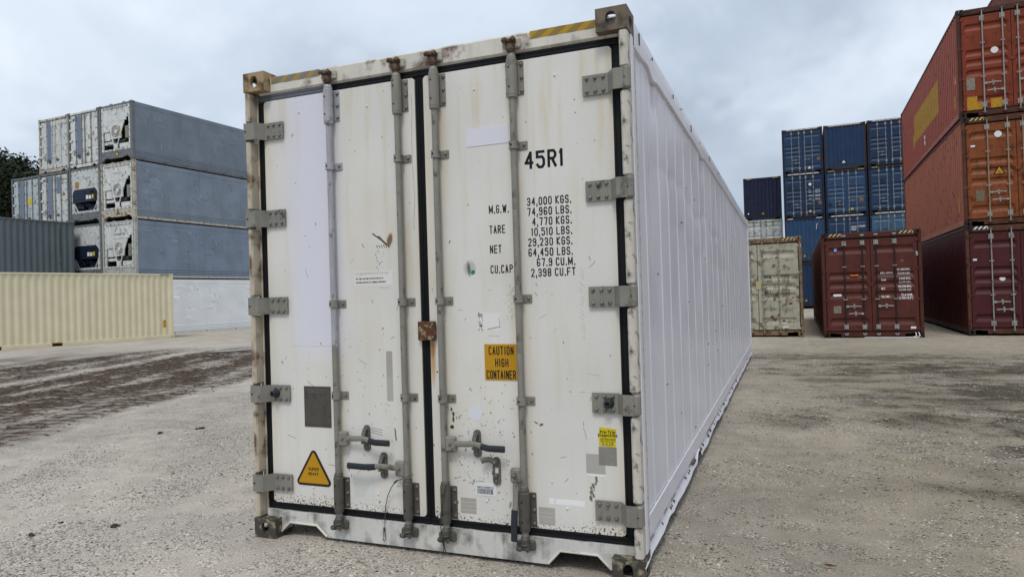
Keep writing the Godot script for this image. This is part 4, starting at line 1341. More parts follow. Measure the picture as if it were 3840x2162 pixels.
func main_gear(d: Node3D, left: bool) -> void:
	for x in (BARS.slice(0, 2) if left else BARS.slice(2, 4)):
		var first: bool = x < 0.7
		var spray: Material = paint("bar_oversprayed", Color(0.42, 0.42, 0.45), 1, 0.5, 0.1, "dirt", 1.5)
		part(d, "locking_bar", made("mbar%s" % x, func(b: MB): b.tube([V(x, 0.16, -0.036), V(x, 1.18 if first else 2.76, -0.036)], 0.0185, 16)), M.galv)
		if first:
			part(d, "locking_bar", made("mbarup", func(b: MB): b.tube([V(x, 1.18, -0.036), V(x, 2.70, -0.036)], 0.0188, 16)), spray, "upper bar length greyed by overspray")
		for up in [true, false]:
			var mat: Material = (spray if first else M.galv) if up else M.galv_dark
			var y := 2.627 if up else 0.305
			var h := part(d, "bar_housing", made("mhousing%s%s%s" % [up, first, x > 1.3], func(b: MB):
				b.box(V(-0.022, -0.092, -0.034), V(0.058, 0.092, -0.026), 0.003)
				if x > 1.3 and up or x > 1.2 and x < 1.5:
					b.box(V(-0.047, -0.095, -0.034), V(-0.022, 0.092, -0.026), 0.003)
				b.lathe([[0.020, -0.112], [0.0285, -0.108], [0.0285, -0.096], [0.0300, -0.094], [0.0300, 0.094], [0.026, 0.098], [0.026, 0.112], [0.020, 0.125]], 18)), mat)
			h.position = V(x, y, -0.036)
			bolts_on(h, [Vector2(0.047, 0.072), Vector2(0.047, 0.0), Vector2(0.047, -0.072)] + ([Vector2(-0.036, 0.072), Vector2(-0.036, 0.0), Vector2(-0.036, -0.072)] if x > 1.3 and up else []), -0.026)
			for hy in [0.05, -0.055]:
				part(h, "hole", made("mhole", func(b: MB): b.tube([V(0, 0, 0.02), V(0, 0, 0.031)], 0.005, 8)), M.dark).position = V(-0.006, hy, 0.0)
			# cam, its collar, and the keeper on the frame
			var cy := 2.806 if up else 0.126
			var s := 1.0 if up else -1.0
			part(d, "cam", made("mcam%s" % up, func(b: MB):
				b.lathe([[0.018, -0.045], [0.026, -0.03], [0.023, -0.005], [0.027, 0.0], [0.0, 0.001]] if up else [[0.0, -0.001], [0.027, 0.0], [0.023, 0.005], [0.026, 0.03], [0.018, 0.045]], 12)
				b.box(V(-0.034, minf(s * 0.004, s * 0.03), -0.022), V(0.030, maxf(s * 0.004, s * 0.03), 0.018), 0.008)
				b.tube([V(-0.034, s * 0.018, 0.02), V(-0.026, s * 0.014, 0.032), V(-0.016, s * 0.020, 0.03)], 0.013, 8)
				b.tube([V(0.016, s * 0.012, 0.022), V(0.026, s * 0.026, 0.016)], 0.014, 8)
				b.box(V(-0.05, minf(s * 0.02, s * 0.038), -0.018), V(-0.018, maxf(s * 0.02, s * 0.038), 0.012), 0.005)), M.cam if up else M.galv_dark).position = V(x, cy, -0.030)
			part(d, "keeper", made("mkeeper%s" % up, func(b: MB):
				b.box(V(0.012, minf(-s * 0.02, s * 0.036), -0.031), V(0.052, maxf(-s * 0.02, s * 0.036), -0.008), 0.008)
				b.box(V(-0.056, minf(-s * 0.012, s * 0.03), -0.031), V(-0.03, maxf(-s * 0.012, s * 0.03), -0.012), 0.007)), M.keeper if up else M.galv_dark).position = V(x, cy, -0.030)
		for y in [2.262, 1.437, 0.889]:
			var c := part(d, "bar_clamp", made("mclamp%s" % (x > 1.7), func(b: MB):
				b.box(V(-0.034, -0.024, -0.032), V(0.068, 0.022, -0.025), 0.003)
				var pts := []
				for k in 9:
					var a := lerpf(-0.25, PI + 0.25, k / 8.0)
					pts.append(V(cos(a) * 0.022, 0.0, sin(a) * 0.022))
				for k in 8:
					var p: Vector3 = pts[k]
					var q: Vector3 = pts[k + 1]
					var p2 := p * 1.25
					var q2 := q * 1.25
					var up := V(0, 0.021, 0)
					b.out([p2 - up, q2 - up, q2 + up, p2 + up], Vector3.ZERO)
					b.poly([p + up, p2 + up, q2 + up, q + up])
					b.poly([q - up, q2 - up, p2 - up, p - up])), (spray if first and y > 2.0 else M.galv))
			c.position = V(x, y, -0.036)
			bolts_on(c, [Vector2(0.050, 0.0)], -0.025, 0.008)
			part(c, "hole", made("mhole2", func(b: MB): b.tube([V(0, 0, 0.02), V(0, 0, 0.0285)], 0.0055, 8)), M.dark).position = V(-0.006, 0.0, 0.0)
	for i in HINGES.size():
		var y: float = HINGES[i]
		var h := part(d, "hinge", made("mhinge%s" % left, func(b: MB):
			var s := 1.0 if left else -1.0
			var o := 0.0 if left else WD
			var line := [Vector2(0.0, 0.006), Vector2(0.078, 0.006), Vector2(0.118, -0.052), Vector2(0.254, -0.052)]
			for k in 3:
				var p: Vector2 = line[k]
				var q: Vector2 = line[k + 1]
				for side in [0.0, -0.009]:
					b.out([V(o + s * p.x, -0.052, p.y + side), V(o + s * q.x, -0.052, q.y + side), V(o + s * q.x, 0.052, q.y + side), V(o + s * p.x, 0.052, p.y + side)], V(o + s * (p.x + q.x) / 2, 0, (p.y + q.y) / 2 - 0.0045))
				for e in [-0.052, 0.052]:
					b.out([V(o + s * p.x, e, p.y), V(o + s * q.x, e, q.y), V(o + s * q.x, e, q.y - 0.009), V(o + s * p.x, e, p.y - 0.009)], V(o + s * (p.x + q.x) / 2, 0, (p.y + q.y) / 2))
			b.out([V(o + s * 0.254, -0.052, -0.052), V(o + s * 0.254, 0.052, -0.052), V(o + s * 0.254, 0.052, -0.061), V(o + s * 0.254, -0.052, -0.061)], V(o + s * 0.2, 0, -0.055))
			if left:
				b.box(V(0.0, -0.056, -0.08), V(0.010, 0.056, 0.005), 0.004)
			else:
				b.box(V(WD - 0.03, -0.056, -0.04), V(WD + 0.006, 0.056, 0.012), 0.010)), M.galv)
		h.position = V(0, y, 0)
		var list := []
		for bx in [0.143, 0.186, 0.230]:
			for by in [0.034, -0.034]:
				list.append(Vector2(bx if left else WD - bx, by))
		bolts_on(h, list, -0.052, 0.0088)
		part(h, "hole", made("mhole3", func(b: MB): b.tube([V(0, 0, -0.004), V(0, 0, 0.0075)], 0.004, 6)), M.dark).position = V(0.014 if left else WD - 0.020, 0.0, 0.0065)
		if i == 3:
			part(h, "bumper", made("mbumper%s" % left, func(b: MB):
				b.xf = Transform3D(Basis(V(1, 0, 0), V(0, 0, 1), V(0, -1, 0)), Vector3.ZERO)
				b.lathe([[0.027, 0.0], [0.026, 0.012], [0.021, 0.020], [0.019, 0.040], [0.014, 0.044], [0.010, 0.044], [0.009, 0.030], [0.0, 0.030]], 18)), M.grip).position = V(0.155 if left else WD - 0.163, 0.002, -0.052)
	# handles with their lugs and catches
	var sets := [[0.612, 1.0, 0.636, 0.803, 0.0], [1.085, -1.0, 0.482, 0.915, 1.0]] if left else [[1.327, 1.0, 0.640, 1.520, 2.0]]
	for q in sets:
		var x: float = q[0]
		var s: float = q[1]
		var y: float = q[2]
		var cx: float = q[3]
		var hd := part(d, "door_handle", made("mhandle%s" % x, func(b: MB):
			b.box(V(minf(x + s * 0.012, x + s * 0.075), y - 0.046, -0.052), V(maxf(x + s * 0.012, x + s * 0.075), y + 0.042, -0.020), 0.008)
			b.tube([V(x + s * 0.05, y, -0.03), V(cx, y + 0.008, -0.020), V(cx + s * 0.03, y + 0.004, -0.012), V(cx + s * 0.08, y - 0.006, -0.008)], 0.0155, 8, true, Vector2(0.4, 1.05))), M.galv)
		part(hd, "grip", made("mgrip%s" % x, func(b: MB): b.tube([V(cx + s * 0.045, y + 0.0, -0.009), V(cx + s * 0.09, y - 0.008, -0.006), V(cx + s * 0.185, y - 0.008, -0.006)] if s > 0 else [V(cx - 0.03, y + 0.004, -0.010), V(cx - 0.10, y, -0.006), V(cx - 0.215, y + 0.002, -0.006)], 0.0185, 10, true, Vector2(0.5, 1.0))), M.grip)
		bolts_on(hd, [Vector2(x + s * 0.044, y)], -0.020, 0.0075)
		catch_plate(d, cx, y + 0.004, false)
	if not left:
		var x := 1.755
		var hd := part(d, "door_handle", made("mhandle4", func(b: MB):
			b.box(V(1.727, 0.452, -0.046), V(1.785, 0.530, -0.016), 0.008)
			b.tube([V(1.757, 0.47, -0.03), V(1.754, 0.33, -0.016), V(1.749, 0.29, -0.012)], 0.0155, 8, true, Vector2(1.05, 0.4))), M.galv, "handle hanging straight down, out of its catch")
		part(hd, "grip", made("mgrip4", func(b: MB): b.tube([V(1.750, 0.31, -0.012), V(1.747, 0.24, -0.006), V(1.746, 0.146, -0.004)], 0.0185, 10, true, Vector2(1.0, 0.5))), M.grip)
		bolts_on(hd, [Vector2(1.752, 0.492)], -0.016, 0.0075)
		catch_plate(d, 1.632, 0.500, true)
	var pins := [Vector2(0.37, 2.625), Vector2(0.862, 2.602), Vector2(0.405, 0.318), Vector2(0.865, 0.312)] if left else [Vector2(1.56, 2.605), Vector2(2.03, 2.615), Vector2(1.565, 0.328), Vector2(2.028, 0.326)]
	var pm := made("mpin", func(b: MB):
		b.xf = Transform3D(Basis(V(1, 0, 0), V(0, 0, 1), V(0, -1, 0)), Vector3.ZERO)
		b.lathe([[0.007, 0.0], [0.0065, 0.003], [0.004, 0.006], [0.0, 0.007]], 10))
	for p in pins:
		part(d, "rivet", pm, M.white_print).position = V(p.x, p.y, -0.068)


func catch_plate(d: Node3D, cx: float, y: float, open: bool) -> void:
	var c := part(d, "handle_catch", made("mcatch%s" % open, func(b: MB):
		var pg := PackedVector2Array()
		for k in 9:
			pg.append(Vector2(0, 0.055) + Vector2(cos(k * PI / 8), sin(k * PI / 8)) * 0.021)
		for k in 9:
			pg.append(Vector2(0, -0.055) - Vector2(cos(k * PI / 8), sin(k * PI / 8)) * 0.023)
		b.prism(pg, 0.0, 0.010)
		b.tube([V(0, 0.052, 0.01), V(0, 0.052, 0.034)], 0.013, 10)
		if open:  # the tongue swung up and aside
			b.tube([V(0, 0.052, 0.026), V(-0.035, 0.065, 0.030), V(-0.062, 0.062, 0.034), V(-0.075, 0.055, 0.044)], 0.014, 8, true, Vector2(0.5, 1.1))
			b.box(V(-0.010, -0.03, 0.010), V(0.012, -0.015, 0.034), 0.004)
			b.box(V(-0.018, -0.018, 0.028), V(-0.006, 0.006, 0.036), 0.003)
		else:
			b.tube([V(0, 0.055, 0.028), V(-0.003, 0.03, 0.042), V(-0.003, 0.0, 0.048), V(-0.004, -0.022, 0.044)], 0.0125, 8, true, Vector2(1.1, 0.4))
			b.box(V(-0.020, -0.030, 0.010), V(0.014, -0.022, 0.046), 0.004)), M.catch)
	c.position = V(cx, y, -0.068)
	bolts_on(c, [Vector2(0.0, 0.052)], 0.034, 0.007)
	bolts_on(c, [Vector2(0.0, -0.055)], 0.010, 0.008)
	if open:
		part(c, "slot", boxed(V(-0.008, -0.012, 0.0095), V(0.011, 0.018, 0.0108)), M.white_print)


func main_marks(root: Node3D) -> void:
	var z := -0.0674
	for q in [["4", 1.846], ["5", 1.911], ["R", 1.976], ["1", 2.041]]:
		lettering(root, [[q[0], q[1], 2.130, 0.096, 0.052, 0.013, 0.0150]], M.black, z)
	var lines := []
	var k := 0
	for s in ["34,000 KGS.", "74,960 LBS.", "4,770 KGS.", "10,510 LBS.", "29,230 KGS.", "64,450 LBS.", "67.9 CU.M.", "2,398 CU.FT"]:
		lines.append([s, 2.101 + (0.012 if k > 5 else 0.0), 1.934 - k * 0.0546, 0.0435, 0.0206, 0.0062, 0.0062, true])
		k += 1
	for s in [["M.G.W.", 1.908], ["TARE", 1.797], ["NET", 1.689], ["CU.CAP.", 1.579]]:
		lines.append([s[0], 1.628, s[1], 0.0455, 0.0192, 0.0058, 0.0060])
	for l in lines:
		lettering(root, [l], M.black, z)
	var lab := label_plate(root, "caution_label", 1.578, 1.772, 0.995, 1.192, -0.0678, M.yellow)
	lab.set_meta("label", "yellow label reading CAUTION HIGH CONTAINER")
	lettering(lab, [["CAUTION", 1.603, 1.133, 0.047, 0.0180, 0.0052, 0.0055], ["HIGH", 1.640, 1.068, 0.045, 0.0180, 0.0052, 0.0055], ["CONTAINER", 1.587, 1.002, 0.047, 0.0172, 0.0035, 0.0055]], M.black, -0.0644)
	var tri := MB.new()
	var rounded := func(r: float) -> PackedVector2Array:
		var pg := PackedVector2Array()
		for q in [[Vector2(0.410, 0.520), PI * 0.17], [Vector2(0.306, 0.350), PI * 0.83], [Vector2(0.510, 0.350), PI * 1.5]]:
			for j in 7:
				pg.append(q[0] + Vector2(r, 0).rotated(q[1] + j * PI * 0.667 / 6.0))
		return pg
	tri.prism(rounded.call(0.023), -0.0678, -0.066)
	var tl := part(root, "warning_label", tri.mesh(), flat("worn_black", Color(0.03, 0.025, 0.015), 0.6), "yellow triangle reading SUPER HEAVY")
	var ti := MB.new()
	ti.prism(rounded.call(0.008), -0.066, -0.0648)
	part(tl, "triangle", ti.mesh(), M.yellow)
	lettering(tl, [["SUPER", 0.371, 0.420, 0.0185, 0.0130, 0.0028, 0.0032], ["HEAVY", 0.369, 0.391, 0.0185, 0.0130, 0.0028, 0.0032]], M.black, -0.0643)
	var dp := label_plate(root, "data_plate", 0.353, 0.549, 0.688, 0.936, -0.0678, paint("data_plate", Color(0.105, 0.098, 0.088), 1, 0.5, 0.3, "dirt", 3.0))
	var small := []
	rng.seed = 77
	small.append(["APPROVED FOR TRANSPORT", 0.370, 0.912, 0.010, 0.0058, 0.0017, 0.0014])
	small.append(["UNDER CUSTOMS SEAL", 0.384, 0.896, 0.010, 0.0058, 0.0017, 0.0014])
	lettering(dp, small, flat("plate_letters", Color(0.17, 0.165, 0.155), 0.5), -0.0644)
	var rows := MB.new()
	for r in 13:
		var x := 0.366
		while x < 0.53:
			var w := rng.randf_range(0.006, 0.02)
			rows.box(V(x, 0.872 - r * 0.0135, -0.0648), V(minf(x + w, 0.537), 0.876 - r * 0.0135, -0.0644))
			x += w + 0.005
	part(dp, "engraving", rows.mesh(), flat("plate_lines", Color(0.115, 0.108, 0.098), 0.5)).set_meta("kind", "stuff")
	var patch := flat("fresh_white", Color(0.69, 0.68, 0.735), 0.45)
	label_plate(root, "paint_patch", 1.508, 1.758, 2.288, 2.385, -0.0685, patch).set_meta("label", "pale rectangle of fresh paint")
	disc(root, "paint_patch", 1.511, 0.808, -0.0688, 0.042, patch).set_meta("label", "pale round patch of fresh paint")
	var tag := part(root, "inspection_tag", made("mtag", func(b: MB): b.prism(PackedVector2Array([Vector2(2.214, 0.762), Vector2(2.302, 0.755), Vector2(2.298, 0.660), Vector2(2.210, 0.668)]), -0.0678, -0.066)), M.signal, "yellow pre-trip inspection sticker")
	typed(tag, "Pre-Trip", 0.022, V(2.257, 0.738, -0.0655), M.black)
	typed(tag, "Inspection", 0.022, V(2.257, 0.721, -0.0655), M.black, true, 0.92)
	typed(tag, "ok Revised", 0.017, V(2.258, 0.701, -0.0655), M.black, false)
	typed(tag, "5.3.24", 0.022, V(2.256, 0.677, -0.0655), M.black, false)
	part(tag, "ruled_line", boxed(V(2.217, 0.689, -0.0657), V(2.295, 0.6905, -0.0653)), M.black)
	var bc := label_plate(root, "barcode_label", 1.495, 1.625, 0.355, 0.425, -0.0692, flat("paper", Color(0.70, 0.69, 0.68), 0.6))
	var bars := MB.new()
	var x := 1.510
	while x < 1.603:
		var w := rng.randf_range(0.001, 0.0035)
		bars.box(V(x, 0.366, -0.0663), V(x + w, 0.394, -0.0656))
		x += w + rng.randf_range(0.001, 0.003)
	part(bc, "barcode", bars.mesh(), M.black)
	typed(bc, "CMCU 550972 6", 0.014, V(1.558, 0.402, -0.0656), M.blue_print)
	# the pale notice about the zinc coating and the paper below it
	lettering(root, [["CAUTION FOR PROTECTIVE COATING", 0.744, 1.604, 0.013, 0.0062, 0.0023, 0.0012]], flat("faded_print", Color(0.42, 0.40, 0.36), 0.6), z)
	lettering(root, [["HOT ZINC COATING SYSTEM APPLIED TO", 0.752, 1.576, 0.0095, 0.0046, 0.0016, 0.0016], ["EXPOSED SURFACE OF COMMON COMPONENT", 0.752, 1.554, 0.0095, 0.0046, 0.0016, 0.0016]], M.black, z)
	var pp := label_plate(root, "paper_label", 0.693, 0.837, 0.268, 0.382, -0.0701, flat("old_paper", Color(0.66, 0.65, 0.61), 0.6))
	var print_rows := MB.new()
	for r in 8:
		var xx := 0.703
		while xx < 0.80 - r * 0.004:
			var w := rng.randf_range(0.003, 0.010)
			print_rows.box(V(xx, 0.362 - r * 0.0105, -0.0671), V(xx + w, 0.3655 - r * 0.0105, -0.0667))
			xx += w + 0.0035
	part(pp, "print", print_rows.mesh(), flat("pale_ink", Color(0.48, 0.47, 0.45), 0.6)).set_meta("kind", "stuff")
	lettering(root, [["TA C", 0.235, 0.118, 0.012, 0.008, 0.004, 0.002]], M.galv_dark, -0.0612)
	# cable seals
	var cable := flat("steel_cable", Color(0.09, 0.085, 0.075), 0.5, 0.4)
	var c1 := MB.new()
	c1.tube([V(1.13, 0.455, -0.03), V(1.09, 0.44, -0.005), V(1.05, 0.425, 0.0), V(1.02, 0.41, -0.01), V(0.98, 0.37, -0.03), V(0.945, 0.315, -0.045), V(0.925, 0.25, -0.05), V(0.917, 0.17, -0.052), V(0.912, 0.115, -0.050), V(0.920, 0.085, -0.048), V(0.921, 0.058, -0.048), V(0.911, 0.046, -0.048), V(0.902, 0.056, -0.048), V(0.906, 0.085, -0.048), V(0.911, 0.113, -0.050)], 0.0026, 6)
	c1.tube([V(1.035, 0.419, -0.004), V(1.012, 0.403, -0.012)], 0.006, 8)
	c1.tube([V(0.911, 0.125, -0.050), V(0.911, 0.103, -0.050)], 0.006, 8)
	single("seal_cable", c1.mesh(), cable, "thin steel cable with a loop, hanging from the second locking bar", "cable")
	var c2 := MB.new()
	c2.tube([V(1.345, 0.42, -0.004), V(1.335, 0.36, 0.002), V(1.318, 0.29, 0.0), V(1.304, 0.22, -0.005), V(1.300, 0.15, -0.02), V(1.298, 0.08, -0.045), V(1.304, 0.05, -0.05), V(1.312, 0.02, -0.05)], 0.0026, 6)
	c2.tube([V(1.299, 0.085, -0.043), V(1.300, 0.06, -0.048)], 0.006, 8)
	c2.tube([V(1.300, 0.06, -0.05), V(1.296, 0.03, -0.05), V(1.290, 0.008, -0.045)], 0.0026, 6)
	single("seal_cable", c2.mesh(), cable, "thin frayed cable hanging over the lower housing of the third locking bar", "cable")


# ------------------------------------------------------------------ ground
func mud_fields() -> void:
	T.n1 = noise(0.16, 3, FastNoiseLite.TYPE_SIMPLEX_SMOOTH, 101)
	T.n2 = noise(0.9, 3, FastNoiseLite.TYPE_SIMPLEX_SMOOTH, 102)
	T.n3 = noise(3.2, 3, FastNoiseLite.TYPE_SIMPLEX_SMOOTH, 103)
	T.n4 = noise(0.45, 3, FastNoiseLite.TYPE_SIMPLEX_SMOOTH, 104)


const TRACKS := [[-4.3, 0.45, 0.6], [-5.6, 0.80, 1.0], [-6.8, 0.7, 0.9], [-7.8, 0.75, 1.0], [-9.3, 0.5, 0.65], [-10.7, 0.8, 0.9], [-12.2, 0.5, 0.6], [-13.6, 0.5, 0.5]]


func mud(x: float, z: float) -> float:  # how much churned mud lies here, 0 to 1
	var s := 0.944 * x - 0.33 * z
	var t := -0.33 * x - 0.944 * z
	var m := 0.0
	if s < -3.6 and s > -15.0:
		var wob: float = 0.45 * T.n1.get_noise_2d(t, 5.0) + 0.25 * T.n2.get_noise_2d(t * 0.4, s * 0.3)
		var lumps: float = T.n4.get_noise_2d(t * 0.4, s * 1.4) * 0.7
		for q in TRACKS:
			var e: float = absf(s - q[0] + wob) / q[1]
			if e < 1.6:
				m = maxf(m, q[2] * clampf(1.35 - e + lumps, 0.0, 1.0))
		m *= 0.80 + 0.34 * sin(t * 26.0 + 3.0 * sin(s * 3.1) + 5.0 * T.n2.get_noise_2d(t, s))
		m *= clampf((t + 0.6) / 2.4, 0.0, 1.0) * clampf((19.0 - t) / 4.0, 0.0, 1.0)
		m *= clampf(0.90 + 0.8 * T.n2.get_noise_2d(t * 0.5, s * 1.6) + 0.7 * T.n3.get_noise_2d(t * 0.8, s * 1.2), 0.0, 1.0)
	return m


func damp(x: float, z: float) -> float:  # darker, moist ground with broken edges
	var d := 0.0
	for q in [[4.6, -11.9, 2.4, 0.6, 0.55], [6.4, -10.0, 2.6, 1.0, 0.8], [8.2, -8.0, 2.2, 1.6, 0.85], [6.2, -7.2, 1.5, 0.9, 0.85], [5.0, -6.4, 1.0, 0.5, 0.6], [4.6, -5.0, 0.9, 0.5, 0.65], [6.2, -5.2, 1.5, 0.9, 0.85], [3.0, -4.6, 0.5, 0.35, 0.45], [6.0, -3.4, 1.2, 0.6, 0.7], [5.2, -2.2, 0.9, 0.5, 0.5], [4.0, -8.3, 0.7, 0.3, 0.45]]:
		var e: float = sqrt(pow((x - q[0]) / q[2], 2.0) + pow((z - q[1]) / q[3], 2.0))
		if e < 1.9:
			d = maxf(d, q[4] * clampf((1.65 - e) * 0.7 + 0.9 * T.n2.get_noise_2d(x, z * 1.5) + 0.5 * T.n3.get_noise_2d(x, z), 0.0, 1.0))
	return d


func ground_at(x: float, z: float) -> Array:  # [height, colour]
	var m := mud(x, z)
	var d := damp(x, z)
	var side := clampf((x - 1.0) / 3.0, 0.0, 1.0)
	var big: float = T.n1.get_noise_2d(x * 1.4 + 30.0, z * 1.4)
	var mid: float = T.n2.get_noise_2d(x + 11.0, z)
	var fine: float = T.n3.get_noise_2d(x, z)
	var c := Color(0.58, 0.515, 0.44).lerp(Color(0.41, 0.35, 0.27), side)
	var k := 1.0 + 0.20 * big + 0.14 * mid + 0.18 * fine
	c = Color(c.r * k, c.g * (k - 0.01 * mid), c.b * (k - 0.03 * mid))
	c = c.lerp(Color(0.105, 0.088, 0.068), clampf(d * 1.15 * (1.0 + 0.5 * fine), 0.0, 0.92))
	c = c.lerp(Color(0.088, 0.059, 0.040), clampf(m * 1.9 + 0.5 * m * fine, 0.0, 0.95))
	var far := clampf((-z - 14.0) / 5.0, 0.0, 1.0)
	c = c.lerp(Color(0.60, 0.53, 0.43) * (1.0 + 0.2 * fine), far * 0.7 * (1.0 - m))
	var h := 0.008 * mid + 0.004 * fine + m * (0.035 * fine + 0.030 * mid + 0.012) + d * 0.018 * fine
	return [h, c]


func build_ground() -> void:
	mud_fields()
	var peb := grey(noise(0.19, 1, FastNoiseLite.TYPE_CELLULAR, 9), 1024)
	var fc := noise(0.25, 1, FastNoiseLite.TYPE_CELLULAR, 10)
	fc.cellular_return_type = FastNoiseLite.RETURN_CELL_VALUE
	var cell := grey(fc, 1024)
	var grit := grey(noise(0.30, 2, FastNoiseLite.TYPE_SIMPLEX_SMOOTH, 13), 1024)
	var area := grey(noise(0.010, 4, FastNoiseLite.TYPE_SIMPLEX_SMOOTH, 14), 1024)
	var gm := StandardMaterial3D.new()
	gm.resource_name = "gravel_ground"
	gm.vertex_color_use_as_albedo = true
	gm.albedo_texture = tex(1024, func(i: int) -> Color:
		var stony := clampf((area[i] / 255.0 - 0.38) * 3.0, 0.15, 1.0)
		var k := 0.88 + stony * 0.56 * (cell[i] / 255.0 - 0.5) + 0.36 * (grit[i] / 255.0 - 0.5) - stony * 0.26 * clampf((peb[i] / 255.0 - 0.55) * 3.0, 0.0, 1.0)
		var warm := 0.04 * (cell[(i + 4097) % 1048576] / 255.0 - 0.5) * stony
		return Color(k + warm, k, k - warm))
	gm.heightmap_enabled = true
	gm.heightmap_scale = 1.6
	gm.heightmap_texture = tex(1024, func(i: int) -> Color:
		var k := 0.5 + 0.35 * (0.5 - peb[i] / 255.0) + 0.3 * (grit[i] / 255.0 - 0.5)
		return Color(k, k, k))
	gm.uv1_triplanar = true
	gm.uv1_world_triplanar = true
	gm.uv1_scale = Vector3.ONE / 2.3
	gm.uv1_triplanar_sharpness = 8.0
	gm.roughness = 1.0
	gm.metallic_specular = 0.12
	# one sheet: fine near the camera, coarse beyond, out past the horizon
	var xs := [-400.0, -150.0, -80.0]
	xs.append_array(span(-60.0, -15.0, 90))
	xs.append_array(span(-14.94, 9.0, 399))
	xs.append_array(span(9.5, 24.0, 30))
	xs.append_array([40.0, 90.0, 400.0])
	var zs := [12.0, 6.0]
	zs.append_array(span(2.6, -16.0, 310))
	zs.append_array(span(-16.2, -52.0, 90))
	zs.append_array([-60.0, -80.0, -140.0, -400.0])
	var w := xs.size()
	var hgt := PackedFloat32Array()
	hgt.resize(w * zs.size())
	var b := MB.new()
	for j in zs.size():
		for i in w:
			var g := ground_at(xs[i], zs[j])
			hgt[j * w + i] = g[0]
			b.v.append(V(xs[i], g[0], zs[j]))
			b.c.append(g[1])
			b.uv.append(Vector2.ZERO)
	for j in zs.size():
		for i in w:
			var i0 := maxi(i - 1, 0)
			var i1 := mini(i + 1, w - 1)
			var j0 := maxi(j - 1, 0)
			var j1 := mini(j + 1, zs.size() - 1)
			b.n.append(V(-(hgt[j * w + i1] - hgt[j * w + i0]) / (xs[i1] - xs[i0]), 1.0, -(hgt[j1 * w + i] - hgt[j0 * w + i]) / (zs[j1] - zs[j0])).normalized())
			if i < w - 1 and j < zs.size() - 1:
				var a := j * w + i
				b.ix.append_array([a, a + w, a + 1, a + 1, a + w, a + w + 1])
	single("ground", b.mesh(), gm, "structure", "")
	scatter()


func stone(s: int) -> Mesh:
	return made("stone%d" % s, func(b: MB):
		var r := RandomNumberGenerator.new()
		r.seed = 900 + s
		var top := V(r.randf_range(-0.2, 0.2), 0.5, r.randf_range(-0.2, 0.2))
		var low := V(0, -0.4, 0)
		var ring := []
		for k in 5:
			ring.append(V(cos(TAU * k / 5), r.randf_range(-0.1, 0.25), sin(TAU * k / 5)) * r.randf_range(0.75, 1.15))
		for k in 5:
			b.out([top, ring[k], ring[(k + 1) % 5]], Vector3.ZERO)
			b.out([low, ring[k], ring[(k + 1) % 5]], Vector3.ZERO))


func swarm(called: String, mesh: Mesh, mat: Material, where: Array, tints: Array) -> void:
	var mm := MultiMesh.new()
	mm.transform_format = MultiMesh.TRANSFORM_3D
	mm.use_colors = true
	mm.mesh = mesh
	mm.instance_count = where.size()
	for i in where.size():
		mm.set_instance_transform(i, where[i])
		mm.set_instance_color(i, tints[i])
	var o := MultiMeshInstance3D.new()
	o.multimesh = mm
	o.material_override = mat
	o.name = numbered(called)
	o.set_meta("kind", "stuff")
	add_child(o)


